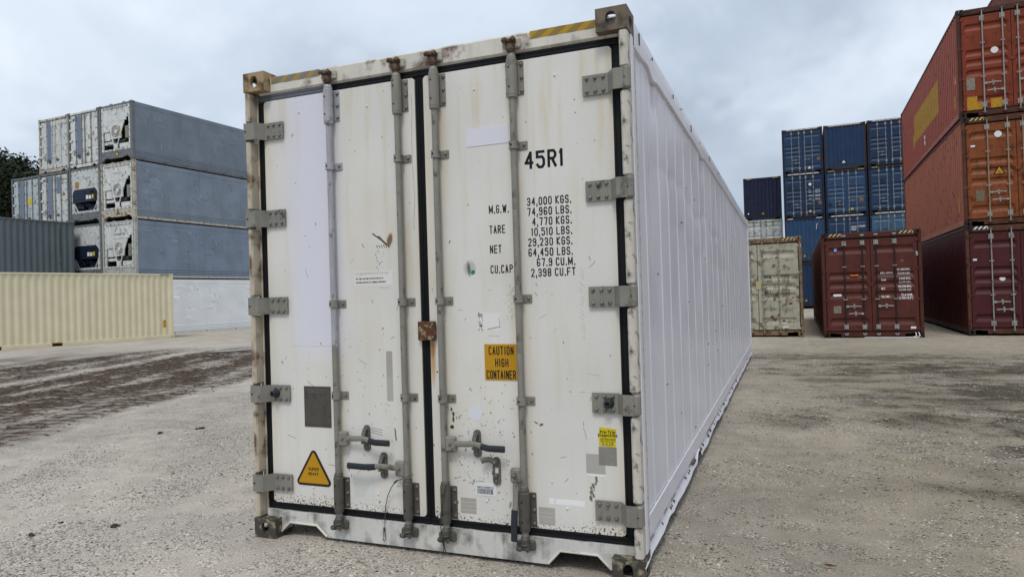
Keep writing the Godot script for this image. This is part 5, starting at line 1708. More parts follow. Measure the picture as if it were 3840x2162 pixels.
func scatter() -> void:
	rng.seed = 4242
	var sm := vertex_paint("stone", 0.9)
	var patchy := noise(0.55, 3, FastNoiseLite.TYPE_SIMPLEX_SMOOTH, 105)
	for s in 3:
		var where := []
		var tints := []
		var tries := 0
		while where.size() < 36000 and tries < 200000:
			tries += 1
			var far := pow(rng.randf(), 1.6)
			var z := 1.3 - far * 13.0
			var x := 2.5 + (rng.randf() * 2.0 - 1.0) * (4.5 + far * 8.0)
			if x > 0.02 and x < WD - 0.02 and z < -0.1:
				continue
			var p: float = patchy.get_noise_2d(x, z) + 0.25 * T.n3.get_noise_2d(x, z)
			var sl := 0.944 * x - 0.33 * z
			if absf(sl + 1.25 + 0.2 * T.n2.get_noise_2d(z, 3.0)) < 0.28 and x < 0.0:
				p += 0.5
			if rng.randf() > clampf(0.22 + p * 1.9, 0.03, 1.0) * (1.0 - 0.9 * mud(x, z)):
				continue
			var r := 0.0035 + 0.0075 * pow(rng.randf(), 2.4) + (0.010 * rng.randf() if rng.randf() < 0.012 else 0.0)
			var t := Transform3D(Basis.from_euler(V(rng.randf_range(-0.5, 0.5), rng.randf() * TAU, rng.randf_range(-0.5, 0.5))).scaled(V(r * rng.randf_range(0.8, 1.5), r * rng.randf_range(0.45, 0.8), r)), V(x, ground_at(x, z)[0] + r * 0.15, z))
			var k := rng.randf_range(0.45, 1.25)
			var c := Color(0.50, 0.44, 0.35).lerp(Color(0.36, 0.34, 0.32), rng.randf()) * k
			if rng.randf() < 0.05:
				c = Color(0.06, 0.055, 0.05)
			elif rng.randf() < 0.03:
				c = Color(0.62, 0.60, 0.56)
			where.append(t)
			tints.append(c)
		swarm("gravel", stone(s), sm, where, tints)
	for s in 2:  # clods of dark earth thrown about by wheels
		var where := []
		var tints := []
		var tries := 0
		while where.size() < 14000 and tries < 150000:
			tries += 1
			var x := rng.randf_range(-16.0, 0.0)
			var z := rng.randf_range(-17.0, 0.6)
			if tries % 2 == 0:
				x = rng.randf_range(2.5, 8.5)
				z = rng.randf_range(-13.0, 1.0)
			var m := maxf(mud(x, z), damp(x, z) * 0.6)
			var r := rng.randf_range(0.006, 0.026) if x < 0.0 else rng.randf_range(0.003, 0.013)
			if rng.randf() > m:
				if rng.randf() > (0.06 if x > 2.0 else 0.02):
					continue
				r *= 0.45
			var t := Transform3D(Basis.from_euler(V(rng.randf_range(-0.4, 0.4), rng.randf() * TAU, rng.randf_range(-0.4, 0.4))).scaled(V(r * rng.randf_range(0.9, 1.9), r * rng.randf_range(0.4, 0.9), r)), V(x, ground_at(x, z)[0] + r * 0.1, z))
			where.append(t)
			tints.append(Color(0.085, 0.066, 0.05) * rng.randf_range(0.6, 1.7))
		swarm("earth_clods", stone(s + 3), sm, where, tints)


# ------------------------------------------------------------------ trees
func oak(label: String, at: Vector3, tall: float, seed_no: int) -> void:
	var root := thing("oak_tree", label, "tree", at, 0.0, "dark trees behind the stacked reefers")
	rng.seed = seed_no
	var tb := MB.new()
	tb.tube([V(0, -0.1, 0), V(0.1, tall * 0.2, 0), V(0.0, tall * 0.4, 0.1)], 0.38, 10)
	var spots := []
	for k in 9:
		var a := TAU * k / 9.0 + rng.randf() * 0.5
		var tip := V(cos(a) * tall * rng.randf_range(0.2, 0.36), tall * rng.randf_range(0.45, 0.9), sin(a) * tall * rng.randf_range(0.2, 0.36))
		tb.tube([V(0, tall * 0.32, 0), tip * V(0.45, 0.75, 0.45), tip], 0.14, 6)
		spots.append([tip, tall * rng.randf_range(0.11, 0.17)])
		spots.append([tip * 0.75 + V(0, tall * 0.18, 0), tall * rng.randf_range(0.10, 0.16)])
	spots.append([V(0, tall * 0.88, 0), tall * 0.13])
	part(root, "trunk", tb.mesh(), paint("bark", Color(0.09, 0.07, 0.055), 0, 0.9))
	var clump := made("leaf_clump", func(b: MB):
		var r := RandomNumberGenerator.new()
		r.seed = 61
		for k in 9:
			var o := V(r.randfn(0, 0.16), r.randfn(0, 0.13), r.randfn(0, 0.16))
			var t := Basis.from_euler(V(r.randf() * 3.0, r.randf() * 6.0, r.randf() * 3.0))
			b.poly([o + t * V(-0.11, 0, 0), o + t * V(0, -0.05, 0.02), o + t * V(0.12, 0, 0), o + t * V(0, 0.055, 0.02)]))
	var mm := MultiMesh.new()
	mm.transform_format = MultiMesh.TRANSFORM_3D
	mm.use_colors = true
	mm.mesh = clump
	mm.instance_count = 5200
	for i in 5200:
		var q: Array = spots[rng.randi() % spots.size()]
		var d: Vector3 = V(rng.randfn(0, 1), rng.randfn(0, 0.8), rng.randfn(0, 1)).normalized() * pow(rng.randf(), 0.4) * q[1]
		var k := rng.randf_range(0.7, 1.3)
		mm.set_instance_transform(i, Transform3D(Basis.from_euler(V(rng.randf() * 6, rng.randf() * 6, rng.randf() * 6)).scaled(Vector3.ONE * rng.randf_range(1.0, 1.9)), q[0] + d))
		mm.set_instance_color(i, Color(0.020, 0.030, 0.014) * k)
	var o := MultiMeshInstance3D.new()
	o.multimesh = mm
	var lm := vertex_paint("leaves", 0.6)
	o.material_override = lm
	o.name = "crown"
	o.set_meta("kind", "stuff")
	root.add_child(o, true)


# ------------------------------------------------------------------ the yard
func left_stack() -> void:
	var blue_side := paint("reefer_grey_blue", Color(0.24, 0.285, 0.355), 0, 0.55, 0.0, "rust", 0.2)
	var blue_side2 := paint("reefer_grey_blue_two", Color(0.23, 0.28, 0.365), 0, 0.55, 0.0, "rust", 0.2)
	var grey_side := paint("reefer_slate", Color(0.21, 0.25, 0.305), 0, 0.55, 0.0, "rust", 0.2)
	var pale_side := paint("reefer_white_side", Color(0.86, 0.87, 0.88), -1, 0.5, 0.0, "rust", 0.2)
	var panel := paint("reefer_panel", Color(0.70, 0.71, 0.70), 1, 0.5, 0.0, "dirt", 0.5)
	var worn := paint("reefer_panel_worn", Color(0.62, 0.64, 0.63), 1, 0.5, 0.0, "dirt", 0.6)
	var slate := paint("slate_frame", Color(0.19, 0.20, 0.21), 2, 0.6, 0.0, "dirt", 0.8)
	var cream := paint("cream_frame", Color(0.52, 0.48, 0.40), 2, 0.6, 0.0, "rust", 0.6)
	var unit := paint("dark_unit", Color(0.014, 0.022, 0.045), 0, 0.45)
	var patch := flat("slate_patch", Color(0.17, 0.205, 0.285), 0.55)
	var step := WD + 0.05
	var yaw := -0.059
	var e := V(cos(yaw), 0, -sin(yaw))
	var corner := V(-26.135, -0.09, -21.044)
	var spot := func(col: int, lvl: int) -> Vector3:
		rng.seed = col * 10 + lvl
		return corner - e * (WD + col * step) + V(rng.randf_range(-0.015, 0.015), lvl * HC, rng.randf_range(-0.03, 0.03))
	var gr := "reefers of the stack on the left"
	var id1 := [["544805 8", 1.62, 2.42, 0.10, 0.055, 0.016, 0.014], ["45R1", 1.72, 2.28, 0.10, 0.055, 0.016, 0.014]]
	# top row
	var a4 := reefer_box("grey blue reefer with a white fan front, top of the stack at its right end", gr, spot.call(0, 3), yaw, {"front": "fan", "frame": slate, "side": grey_side, "panel": panel, "dents": 0, "header": slate})
	triangle_sign(a4, 1.27, 0.30, -0.026, 0.24, M.signal)
	lettering(a4, [["P", 1.1, 2.5, 0.06, 0.03, 0.01, 0.008], ["S F H-T", 1.02, 2.33, 0.07, 0.04, 0.02, 0.010]], M.galv_dark, -0.043)
	label_plate(a4, "notice", 1.42, 1.54, 1.48, 1.74, -0.02, M.yellow)
	reefer_box("white door reefer with a round blue badge, middle of the top row", gr, spot.call(1, 3), yaw, {"front": "door", "frame": slate, "header": panel, "side": pale_side, "panel": panel, "dents": 1, "patch": patch, "bars": M.galv, "text": [["19 2", 2.02, 2.45, 0.12, 0.05, 0.02, 0.016], ["OWR", 1.52, 0.92, 0.10, 0.055, 0.02, 0.018]]})
	disc(get_child(-1), "badge", 0.42, 2.52, -0.0535, 0.07, M.blue_print)
	for q in [[1.62, 1.55], [1.95, 1.68]]:
		label_plate(get_child(-1), "sticker_remnant", q[0] - 0.07, q[0] + 0.07, q[1] - 0.12, q[1] + 0.1, -0.053, paint("old_yellow", Color(0.42, 0.36, 0.2), 2, 0.6, 0.0, "dirt", 3.0))
	reefer_box("white door reefer with a faded patch, far end of the top row beside the trees", gr, spot.call(2, 3), yaw, {"front": "door", "frame": cream, "side": pale_side, "panel": worn, "dents": 2, "patch": patch, "bars": panel, "text": id1})
	# third row
	var a3 := reefer_box("blue grey reefer with a cream framed fan front, second from the top at the right", gr, spot.call(0, 2), yaw, {"front": "fan", "frame": cream, "side": blue_side, "panel": panel, "dents": 1, "header": cream})
	triangle_sign(a3, 1.22, 0.30, -0.026, 0.24, paint("rusty_sign", Color(0.40, 0.16, 0.08), 2, 0.6, 0.0, "dirt", 4.0))
	lettering(a3, [["JUPPIP ZCTA", 0.88, 2.32, 0.07, 0.045, 0.02, 0.012]], M.galv_dark, -0.043)
	var b3 := reefer_box("reefer with a dark blue cooling unit under a flame drawing, in the third row", gr, spot.call(1, 2), yaw, {"front": "unit", "frame": slate, "side": pale_side, "panel": worn, "unit": unit, "dents": 2, "header": slate})
	lettering(b3, [["RESCUE", 1.25, 2.30, 0.09, 0.06, 0.015, 0.012], ["BG", 0.66, 2.36, 0.09, 0.06, 0.015, 0.018]], M.galv_dark, -0.011)
	label_plate(b3, "sticker", 0.45, 0.78, 1.86, 2.2, -0.0115, paint("orange_sticker", Color(0.45, 0.24, 0.07), 2, 0.6, 0.0, "dirt", 3.0), 0.02)
	part(b3, "drawing", made("flame", func(b: MB): b.tube([V(1.52, 1.92, -0.01), V(1.68, 2.2, -0.01), V(1.78, 2.05, -0.01), V(1.86, 1.94, -0.01), V(1.52, 1.92, -0.01)], 0.012, 4)), paint("flame_print", Color(0.4, 0.25, 0.1), 0))
	var c3 := reefer_box("weathered door reefer marked 544795 with two slate patches, above the grey container", gr, spot.call(2, 2), yaw, {"front": "door", "frame": slate, "header": slate, "side": pale_side, "panel": worn, "dents": 0, "patch": patch, "patch2": patch, "text": [["544795 6", 1.76, 2.42, 0.10, 0.052, 0.014, 0.014], ["45R1", 1.78, 2.22, 0.10, 0.052, 0.014, 0.014]]})
	disc(c3, "badge", 0.42, 2.52, -0.0535, 0.07, M.blue_print)
	triangle_sign(c3, 1.98, 1.62, -0.053, 0.22, M.yellow)
	var d3 := reefer_box("pale blue door reefer with a yellow sticker, at the left end of the third row", gr, spot.call(3, 2), yaw, {"front": "door", "frame": slate, "header": slate, "side": pale_side, "panel": paint("ice_panel", Color(0.50, 0.57, 0.61), 1, 0.5, 0.0, "dirt", 0.9), "dents": 1, "patch": patch, "text": [["M.G.W.", 1.45, 1.12, 0.06, 0.03, 0.01, 0.01], ["TARE", 1.45, 0.98, 0.06, 0.03, 0.01, 0.01], ["NET", 1.45, 0.84, 0.06, 0.03, 0.01, 0.01], ["8805", 1.9, 2.3, 0.10, 0.05, 0.02, 0.014]]})
	label_plate(d3, "sticker", 1.42, 1.72, 1.35, 1.75, -0.053, M.signal, 0.03)
	triangle_sign(d3, 2.02, 1.4, -0.053, 0.2, M.yellow)
	# second row
	var a2 := reefer_box("blue reefer with a pale frame and fan, just above the white one on the ground", gr, spot.call(0, 1), yaw, {"front": "fan", "frame": paint("pale_frame", Color(0.50, 0.50, 0.47), 1, 0.6, 0.0, "rust", 0.8), "side": blue_side2, "panel": panel, "dents": 2})
	lettering(a2, [["HAMMARTOM", 0.85, 2.18, 0.10, 0.065, 0.02, 0.018]], M.galv_dark, -0.043)
	reefer_box("reefer with a dark cooling unit whose right edge shows past the grey container", gr, spot.call(1, 1), yaw, {"front": "unit", "frame": slate, "side": pale_side, "panel": worn, "unit": unit, "dents": 0})
	for q in [[2, 1], [3, 1], [1, 0], [2, 0], [3, 0]]:
		reefer_box(["plain reefer in the hidden second row, third column, carrying the weathered one", "plain reefer in the hidden second row, last column, carrying the pale blue one", "plain reefer on the ground under the dark cooling units", "plain reefer on the ground in the third column of the reefer stack", "plain reefer on the ground in the last column of the reefer stack"][[[2, 1], [3, 1], [1, 0], [2, 0], [3, 0]].find(q)], gr, spot.call(q[0], q[1]), yaw, {"front": "plain", "frame": slate, "side": pale_side, "panel": worn})
	reefer_box("long white reefer on the ground at the foot of the blue stack", gr, spot.call(0, 0), yaw, {"front": "plain", "frame": panel, "side": pale_side, "panel": panel, "dents": 2, "scuffs": pale_side})


func rear_at(far_corner: Vector3, turn: float) -> Vector3:
	return far_corner - V(cos(turn), 0, -sin(turn)) * WD + V(sin(turn), 0, cos(turn)) * LEN


func left_dry() -> void:
	var tan_m := paint("tan_paint", Color(0.74, 0.665, 0.465), -1, 0.5, 0.0, "rust", 0.25)
	# its right side faces the camera and its rear is the far end
	var turn := 1.413 - PI / 2
	var tan_root := dry_box("tan container lying lengthwise in front of the reefer stack, EMPTY LIFT ONLY on its rail", "", rear_at(V(-22.52, -0.03, -19.945), turn), turn, {"skin": tan_m, "front": "blank", "stripes": "none", "side_skin": tan_m})
	var st := MB.new()
	st.xf = Transform3D(Basis(V(0, 0, -1), V(0, 1, 0), V(1, 0, 0)), V(WD + 0.0005, 0, 0))
	hazard(st, LEN - 0.62, LEN - 0.19, 2.825, 2.88, 0.0, 0.13, 0.09, Color(0.6, 0.55, 0.4), Color(0.012, 0.012, 0.012))
	part(tan_root, "hazard_stripe", st.mesh(), M.stripes)
	var side := Node3D.new()
	side.name = "side_marks"
	side.transform = Transform3D(Basis(V(0, 0, -1), V(0, 1, 0), V(1, 0, 0)), V(WD + 0.002, 0, 0))
	tan_root.add_child(side)
	var hc := label_plate(side, "height_label", LEN - 0.51, LEN - 0.37, 0.52, 0.84, -0.02, M.signal_orange)
	lettering(hc, [["9-6", LEN - 0.48, 0.76, 0.05, 0.025, 0.006, 0.007], ["2.896", LEN - 0.495, 0.55, 0.04, 0.018, 0.005, 0.006]], M.black, -0.0165)
	for x in [LEN - 5.09, LEN - 7.18]:
		part(side, "fork_pocket", boxed(V(x, 0.035, -0.012), V(x + 0.36, 0.135, 0.001)), M.dark)
		var el := label_plate(side, "lift_label", x - 0.02, x + 0.38, 0.1375, 0.1755, -0.0015, M.signal_orange)
		lettering(el, [["EMPTY LIFT ONLY", x, 0.144, 0.026, 0.0165, 0.005, 0.0045]], M.black, 0.002)
	var grey_m := paint("grey_paint", Color(0.125, 0.15, 0.165), -1, 0.55, 0.0, "rust", 0.25)
	var gt := 1.435 - PI / 2
	for lvl in 2:
		var g := dry_box("slate grey corrugated container raised on the second level, left edge of the photo" if lvl == 1 else "slate grey container on the ground under the raised grey one", "", rear_at(V(-30.16, lvl * HC, -20.913), gt), gt, {"skin": grey_m, "front": "blank", "stripes": "none"})
		if lvl == 1:
			var sd := Node3D.new()
			sd.name = "side_marks"
			sd.transform = Transform3D(Basis(V(0, 0, -1), V(0, 1, 0), V(1, 0, 0)), V(WD + 0.002, 0, 0))
			g.add_child(sd)
			var rows := []
			var k := 0
			for ch in "LYNU903321 2":
				rows.append([ch, LEN - 0.72, 2.45 - k * 0.155, 0.11, 0.065, 0.0, 0.014])
				k += 1
			lettering(sd, rows, M.black, -0.016)
			part(sd, "rust_spot", made("rspot", func(b: MB): b.prism(PackedVector2Array([Vector2(LEN - 0.50, 0.42), Vector2(LEN - 0.38, 0.46), Vector2(LEN - 0.40, 0.56), Vector2(LEN - 0.47, 0.54)]), -0.018, -0.0165)), M.brown_plate)


func right_dry() -> void:
	# the maroon one standing by itself
	var maroon := paint("maroon_paint", Color(0.105, 0.030, 0.024), 1, 0.55, 0.0, "rust", 0.6)
	var dark_bar := paint("greasy_bar", Color(0.03, 0.026, 0.024), 1, 0.55, 0.1, "rust", 1.0)
	var mar := dry_box("brown red container alone on the ground, white figures on its right door", "", V(4.104, 0.0, -17.669), -0.014, {"skin": maroon, "bars": dark_bar, "gear": M.zinc, "cams": M.zinc, "frame": paint("maroon_frame", Color(0.085, 0.026, 0.020), 2, 0.6, 0.0, "rust", 0.7), "castings": paint("maroon_dark", Color(0.035, 0.018, 0.014), 2, 0.7)})
	var prof := func(_x: float, y: float) -> float: return leaf_profile(y)
	var z := DOOR_Z + 0.003
	lettering(mar, [["MAX. GROSS", 1.45, 1.73, 0.062, 0.026, 0.007, 0.010], ["32.500 KGS.", 2.16, 1.80, 0.062, 0.027, 0.007, 0.010, true], ["71.650 LBS.", 2.16, 1.70, 0.062, 0.027, 0.007, 0.010, true], ["3.880 KGS.", 2.17, 1.56, 0.062, 0.027, 0.007, 0.010, true], ["TARE", 1.46, 1.53, 0.062, 0.026, 0.007, 0.010], ["8.550 LBS.", 2.17, 1.47, 0.062, 0.027, 0.007, 0.010, true], ["28.620 KGS.", 2.18, 1.345, 0.062, 0.027, 0.007, 0.011, true], ["NET", 1.46, 1.30, 0.062, 0.026, 0.007, 0.010], ["63.100 LBS.", 2.18, 1.25, 0.062, 0.027, 0.007, 0.010, true], ["76.4 CU.M.", 2.20, 1.12, 0.062, 0.027, 0.007, 0.011, true], ["CU. CAP.", 1.46, 1.08, 0.062, 0.026, 0.007, 0.010], ["2.700 CU.FT.", 2.21, 1.03, 0.062, 0.027, 0.007, 0.011, true]], M.white_print, z, "", prof)
	var five := part(mar, "number_plate", boxed(V(2.285, 2.18, DOOR_Z + 0.005), V(2.36, 2.315, DOOR_Z + 0.008)), M.black)
	lettering(five, [["5", 2.30, 2.195, 0.105, 0.046, 0.0, 0.014]], M.white_print, DOOR_Z + 0.009)
	var bl := label_plate(mar, "badge", 0.315, 0.40, 2.375, 2.485, DOOR_Z + 0.004, M.blue_print)
	part(bl, "stripe", boxed(V(0.328, 2.39, DOOR_Z + 0.0072), V(0.388, 2.41, DOOR_Z + 0.0085)), M.white_print)
	part(bl, "stripe", boxed(V(0.33, 2.435, DOOR_Z + 0.0072), V(0.388, 2.455, DOOR_Z + 0.0085)), M.white_print)
	part(mar, "oval_label", made("oval", func(b: MB):
		var pg := PackedVector2Array()
		for k in 20:
			var a := TAU * k / 20
			pg.append(Vector2(0.375 + signf(cos(a)) * 0.075 + cos(a) * 0.035, 1.175 + sin(a) * 0.035))
		b.prism(pg, DOOR_Z + 0.0, DOOR_Z + 0.006)), M.white_print)
	label_plate(mar, "data_plate", 0.27, 0.46, 0.68, 0.88, DOOR_Z + 0.0, paint("pale_plate", Color(0.24, 0.22, 0.17), 2, 0.6, 0.0, "dirt", 3.0), 0.01)
	label_plate(mar, "paper_label", 2.125, 2.25, 0.24, 0.30, DOOR_Z + 0.004, M.white_print)
	var grab := part(mar, "orange_clip", boxed(V(0.71, 1.685, DOOR_Z - 0.03), V(0.91, 1.735, DOOR_Z + 0.02), 0.012), M.orange)
	part(grab, "lock_body", boxed(V(0.755, 1.736, DOOR_Z - 0.02), V(0.84, 1.79, DOOR_Z + 0.025), 0.012), M.black)
	lettering(mar, [["VHK", 1.94, 2.04, 0.05, 0.022, 0.003, 0.006]], M.galv, z)
	var hose := MB.new()
	hose.tube([V(6.33, 0.14, -17.62), V(6.34, 0.06, -17.55), V(6.28, 0.03, -17.5), V(6.0, 0.02, -17.48), V(5.6, 0.025, -17.45), V(5.1, 0.02, -17.52)], 0.012, 6)
	hose.tube([V(6.40, 0.15, -17.62), V(6.42, 0.07, -17.55), V(6.36, 0.02, -17.5), V(6.25, 0.02, -17.46)], 0.012, 6)
	single("cord", hose.mesh(), M.white_print, "loose white cord lying under the foot of the brown red container", "cord")
	# the rusty grey-green one
	var beige := paint("beige_paint", Color(0.42, 0.40, 0.315), 2, 0.55, 0.0, "rust", 0.55)
	var rust_frame := paint("rust_frame", Color(0.24, 0.17, 0.10), 3, 0.7, 0.0, "rust", 0.8)
	var bei := dry_box("rust streaked beige grey container whose door reads MGW and TARE", "", V(1.177, 0.02, -18.221), 0.0, {"skin": beige, "frame": rust_frame, "bars": paint("beige_bar", Color(0.28, 0.28, 0.24), 2, 0.6, 0.0, "rust", 1.2), "gear": beige, "cams": M.cam})
	lettering(bei, [["MGW.", 1.39, 1.69, 0.085, 0.048, 0.012, 0.013], ["TARE.", 1.39, 1.57, 0.085, 0.048, 0.012, 0.013], ["NET.", 1.41, 1.25, 0.085, 0.048, 0.012, 0.013], ["CU.CAP.", 1.41, 1.14, 0.085, 0.048, 0.012, 0.013]], M.black, z, "", prof)
	lettering(bei, [["30.480 KGS", 1.86, 1.75, 0.05, 0.021, 0.005, 0.007], ["67.200 LBS", 1.86, 1.69, 0.05, 0.021, 0.005, 0.007], ["3.800 KGS", 1.88, 1.63, 0.05, 0.021, 0.005, 0.007], ["8.380 LBS", 1.88, 1.57, 0.05, 0.021, 0.005, 0.007], ["26.680 KGS", 1.86, 1.33, 0.05, 0.021, 0.005, 0.007], ["58.820 LBS", 1.86, 1.27, 0.05, 0.021, 0.005, 0.007], ["76.4 CU.M.", 1.88, 1.21, 0.05, 0.021, 0.005, 0.007], ["2.696 CU.FT", 1.86, 1.15, 0.05, 0.021, 0.005, 0.007]], M.galv_dark, z, "", prof)
	lettering(bei, [["GEN", 1.88, 0.72, 0.09, 0.075, 0.015, 0.008], ["BOSS", 2.02, 0.37, 0.06, 0.05, 0.01, 0.006]], M.galv_dark, z, "", prof)
	label_plate(bei, "tape", 1.16, 1.30, 1.38, 1.62, DOOR_Z + 0.021, paint("masking_tape", Color(0.48, 0.44, 0.22), 0, 0.6))
	label_plate(bei, "sticker", 1.69, 1.74, 1.58, 1.62, DOOR_Z + 0.004, M.red_pale)
	label_plate(bei, "paper_label", 1.86, 2.02, 0.245, 0.29, DOOR_Z + 0.004, M.white_print)
	var spot := 0
	for q in [[1.74, 2.30, 0.05], [2.16, 1.11, 0.06], [2.10, 0.95, 0.07], [1.58, 0.56, 0.08], [1.66, 0.50, 0.09], [1.9, 0.43, 0.08], [1.78, 0.62, 0.06], [1.3, 0.5, 0.10], [1.31, 2.36, 0.05]]:
		spot += 1
		part(bei, "rust_spot", made("rust_spot%d" % spot, func(b: MB):
			rng.seed = 300 + spot
			var pg := PackedVector2Array()
			for k in 14:
				pg.append(Vector2(cos(TAU * k / 14), sin(TAU * k / 14) * 0.75) * q[2] * rng.randf_range(0.45, 0.85))
			b.prism(pg, 0.0, 0.0015)), M.rust_flat).position = V(q[0], q[1], DOOR_Z + 0.0045 + (leaf_profile(q[1]) if leaf_profile(q[1]) < 0.0 else 0.0))
	# three high, red: their long left sides run back
	var ids := [["dark wine red container at the foot of the red stack, with silver locking bars", Color(0.078, 0.018, 0.020), Color(0.078, 0.020, 0.020)], ["rusty orange container in the middle of the red stack, long salmon side", Color(0.235, 0.068, 0.022), Color(0.42, 0.115, 0.055)], ["red orange container on top of the red stack, yellow patch along its side", Color(0.22, 0.042, 0.018), Color(0.36, 0.070, 0.035)]]
	var reds := []
	for k in 3:
		var skin := paint("red_paint%d" % k, ids[k][1], 2 if k == 1 else 1, 0.55, 0.0, "rust", 0.6)
		var side_skin := paint("red_side%d" % k, ids[k][2], 1 if k else 0, 0.55, 0.0, "rust", 0.5)
		var frame := paint("red_frame%d" % k, [Color(0.10, 0.045, 0.03), Color(0.10, 0.04, 0.022), Color(0.07, 0.03, 0.022)][k], 3, 0.65, 0.0, "rust", 0.6)
		reds.append(dry_box(ids[k][0], "red stack on the right", V(7.66 - (0.03 if k == 2 else 0.0), 0.03 + k * HC, -18.218), -0.03, {"skin": skin, "side_skin": side_skin, "frame": frame, "rail": side_skin, "bars": [M.zinc, paint("tan_bar", Color(0.33, 0.25, 0.17), 1, 0.6, 0.0, "rust", 1.0), M.zinc][k], "stripes": "none" if k == 2 else "ends", "stripe_color": 1 if k == 0 else 0, "castings": paint("red_casting", Color(0.03, 0.02, 0.018), 2, 0.7)}))
	for q in [[1, 0.82, 2.41 - 0.02], [2, 0.84, 1.72]]:
		disc(reds[q[0]], "white_disc", q[1], q[2], DOOR_Z + 0.004, 0.085, M.white_print)
	triangle_sign(reds[1], 0.82, 1.33, DOOR_Z + 0.004, 0.22, M.signal_orange)
	label_plate(reds[1], "data_plate", 0.28, 0.48, 0.65, 0.95, DOOR_Z + 0.005, paint("bronze_plate", Color(0.20, 0.16, 0.11), 2, 0.6, 0.2, "dirt", 3.0))
	label_plate(reds[2], "data_plate", 0.19, 0.38, 0.73, 1.05, DOOR_Z + 0.005, paint("silver_plate", Color(0.27, 0.25, 0.20), 2, 0.6, 0.2, "dirt", 3.0))
	var worn_yellow := paint("worn_yellow", Color(0.48, 0.25, 0.02), 1, 0.6, 0.0, "dirt", 1.5)
	label_plate(reds[2], "yellow_patch", 0.185, 0.55, 0.19, 0.38, DOOR_Z + 0.005, worn_yellow)
	label_plate(reds[2], "yellow_patch", 0.185, 0.42, 0.381, 0.55, DOOR_Z + 0.004, worn_yellow)
	label_plate(reds[2], "yellow_patch", 0.72, 0.97, 0.20, 0.45, DOOR_Z + 0.005, worn_yellow)
	label_plate(reds[1], "sticker", 0.20, 0.30, 2.10, 2.15, DOOR_Z + 0.004, M.white_print, 0.02)
	label_plate(reds[0], "sticker", 0.16, 0.25, 1.97, 2.02, DOOR_Z + 0.006, M.white_print, 0.02)
	var dia := part(reds[0], "badge", made("fan_badge", func(b: MB): b.prism(PackedVector2Array([Vector2(-0.075, 0.03), Vector2(-0.05, 0.065), Vector2(0.05, 0.065), Vector2(0.075, 0.03), Vector2(0.0, -0.06)]), 0.0, 0.002)), M.white_print)
	dia.position = V(0.81, 1.44, DOOR_Z + leaf_profile(1.44) + 0.008)
	# print on the long sides follows the corrugations
	for q in [[reds[2], [[3.3, 8.5, 0.93, 1.93], [8.5, 8.95, 0.80, 1.30], [0.62, 0.86, 0.40, 0.75], [0.42, 0.58, 0.55, 1.0]], worn_yellow, "yellow_patch"], [reds[1], [[0.74, 0.90, 0.42, 0.84]], M.yellow, "height_label"], [reds[2], [[6.02, 6.20, 0.64, 0.78], [6.02, 6.20, 0.45, 0.59]], M.white_print, "white_square"]]:
		for r in q[1]:
			var b := MB.new()
			b.xf = Transform3D(Basis(V(0, 0, 1), V(0, 1, 0), V(-1, 0, 0)), V(0.018, 0, -LEN + 0.10))
			side_patch(b, LEN - 0.10 - r[1], LEN - 0.10 - r[0], r[2], r[3])
			part(q[0], q[3], b.mesh(), q[2])
	var tri_b := MB.new()
	tri_b.xf = Transform3D(Basis(V(0, 0, 1), V(0, 1, 0), V(-1, 0, 0)), V(0.0155, 0, 0))
	tri_b.prism(PackedVector2Array([Vector2(-0.60, 1.05), Vector2(-0.42, 1.05), Vector2(-0.50, 1.30)]), 0.0, 0.002)
	part(reds[2], "warning_label", tri_b.mesh(), M.yellow)
	# the next column of the red stack: only its top one shows over the roof
	var lab2 := ["brown container on the ground of the second red column", "brown container on the second level of the second red column", "brown container on the third level of the second red column", "red container peeking over the roof of the red stack, its corrugated side showing"]
	for k in 4:
		var skin := paint("row_paint", Color(0.20, 0.055, 0.035), 1, 0.55)
		dry_box(lab2[k], "", V(7.66 + 2.47, 0.03 + k * HC, -18.1 + (0.5 if k == 3 else 0.0)), -0.03, {"skin": skin, "front": "blank", "stripes": "none"})


func side_patch(b: MB, x0: float, x1: float, y0: float, y1: float) -> void:
	# print over corrugations: the same waves as corrugated(), 2 mm proud
	var w := LEN - 0.20
	var waves := int(round((w - 0.07) / 0.278))
	var pitch := (w - 0.07) / waves
	var xs := [[0.0, 0.0]]
	for k in waves:
		var a := k * pitch + 0.07
		xs.append_array([[a, 0.0], [a + pitch * 0.25, -0.036], [a + pitch * 0.5, -0.036], [a + pitch * 0.75, 0.0]])
	xs.append([w, 0.0])
	for k in xs.size() - 1:
		var a: Array = xs[k]
		var d: Array = xs[k + 1]
		if d[0] <= x0 or a[0] >= x1 or d[0] - a[0] < 1e-4:
			continue
		var p := maxf(a[0], x0)
		var q := minf(d[0], x1)
		var zp := lerpf(a[1], d[1], (p - a[0]) / (d[0] - a[0])) + 0.003
		var zq := lerpf(a[1], d[1], (q - a[0]) / (d[0] - a[0])) + 0.003
		b.poly([V(p, y0, zp), V(q, y0, zq), V(q, y1, zq), V(p, y1, zp)])


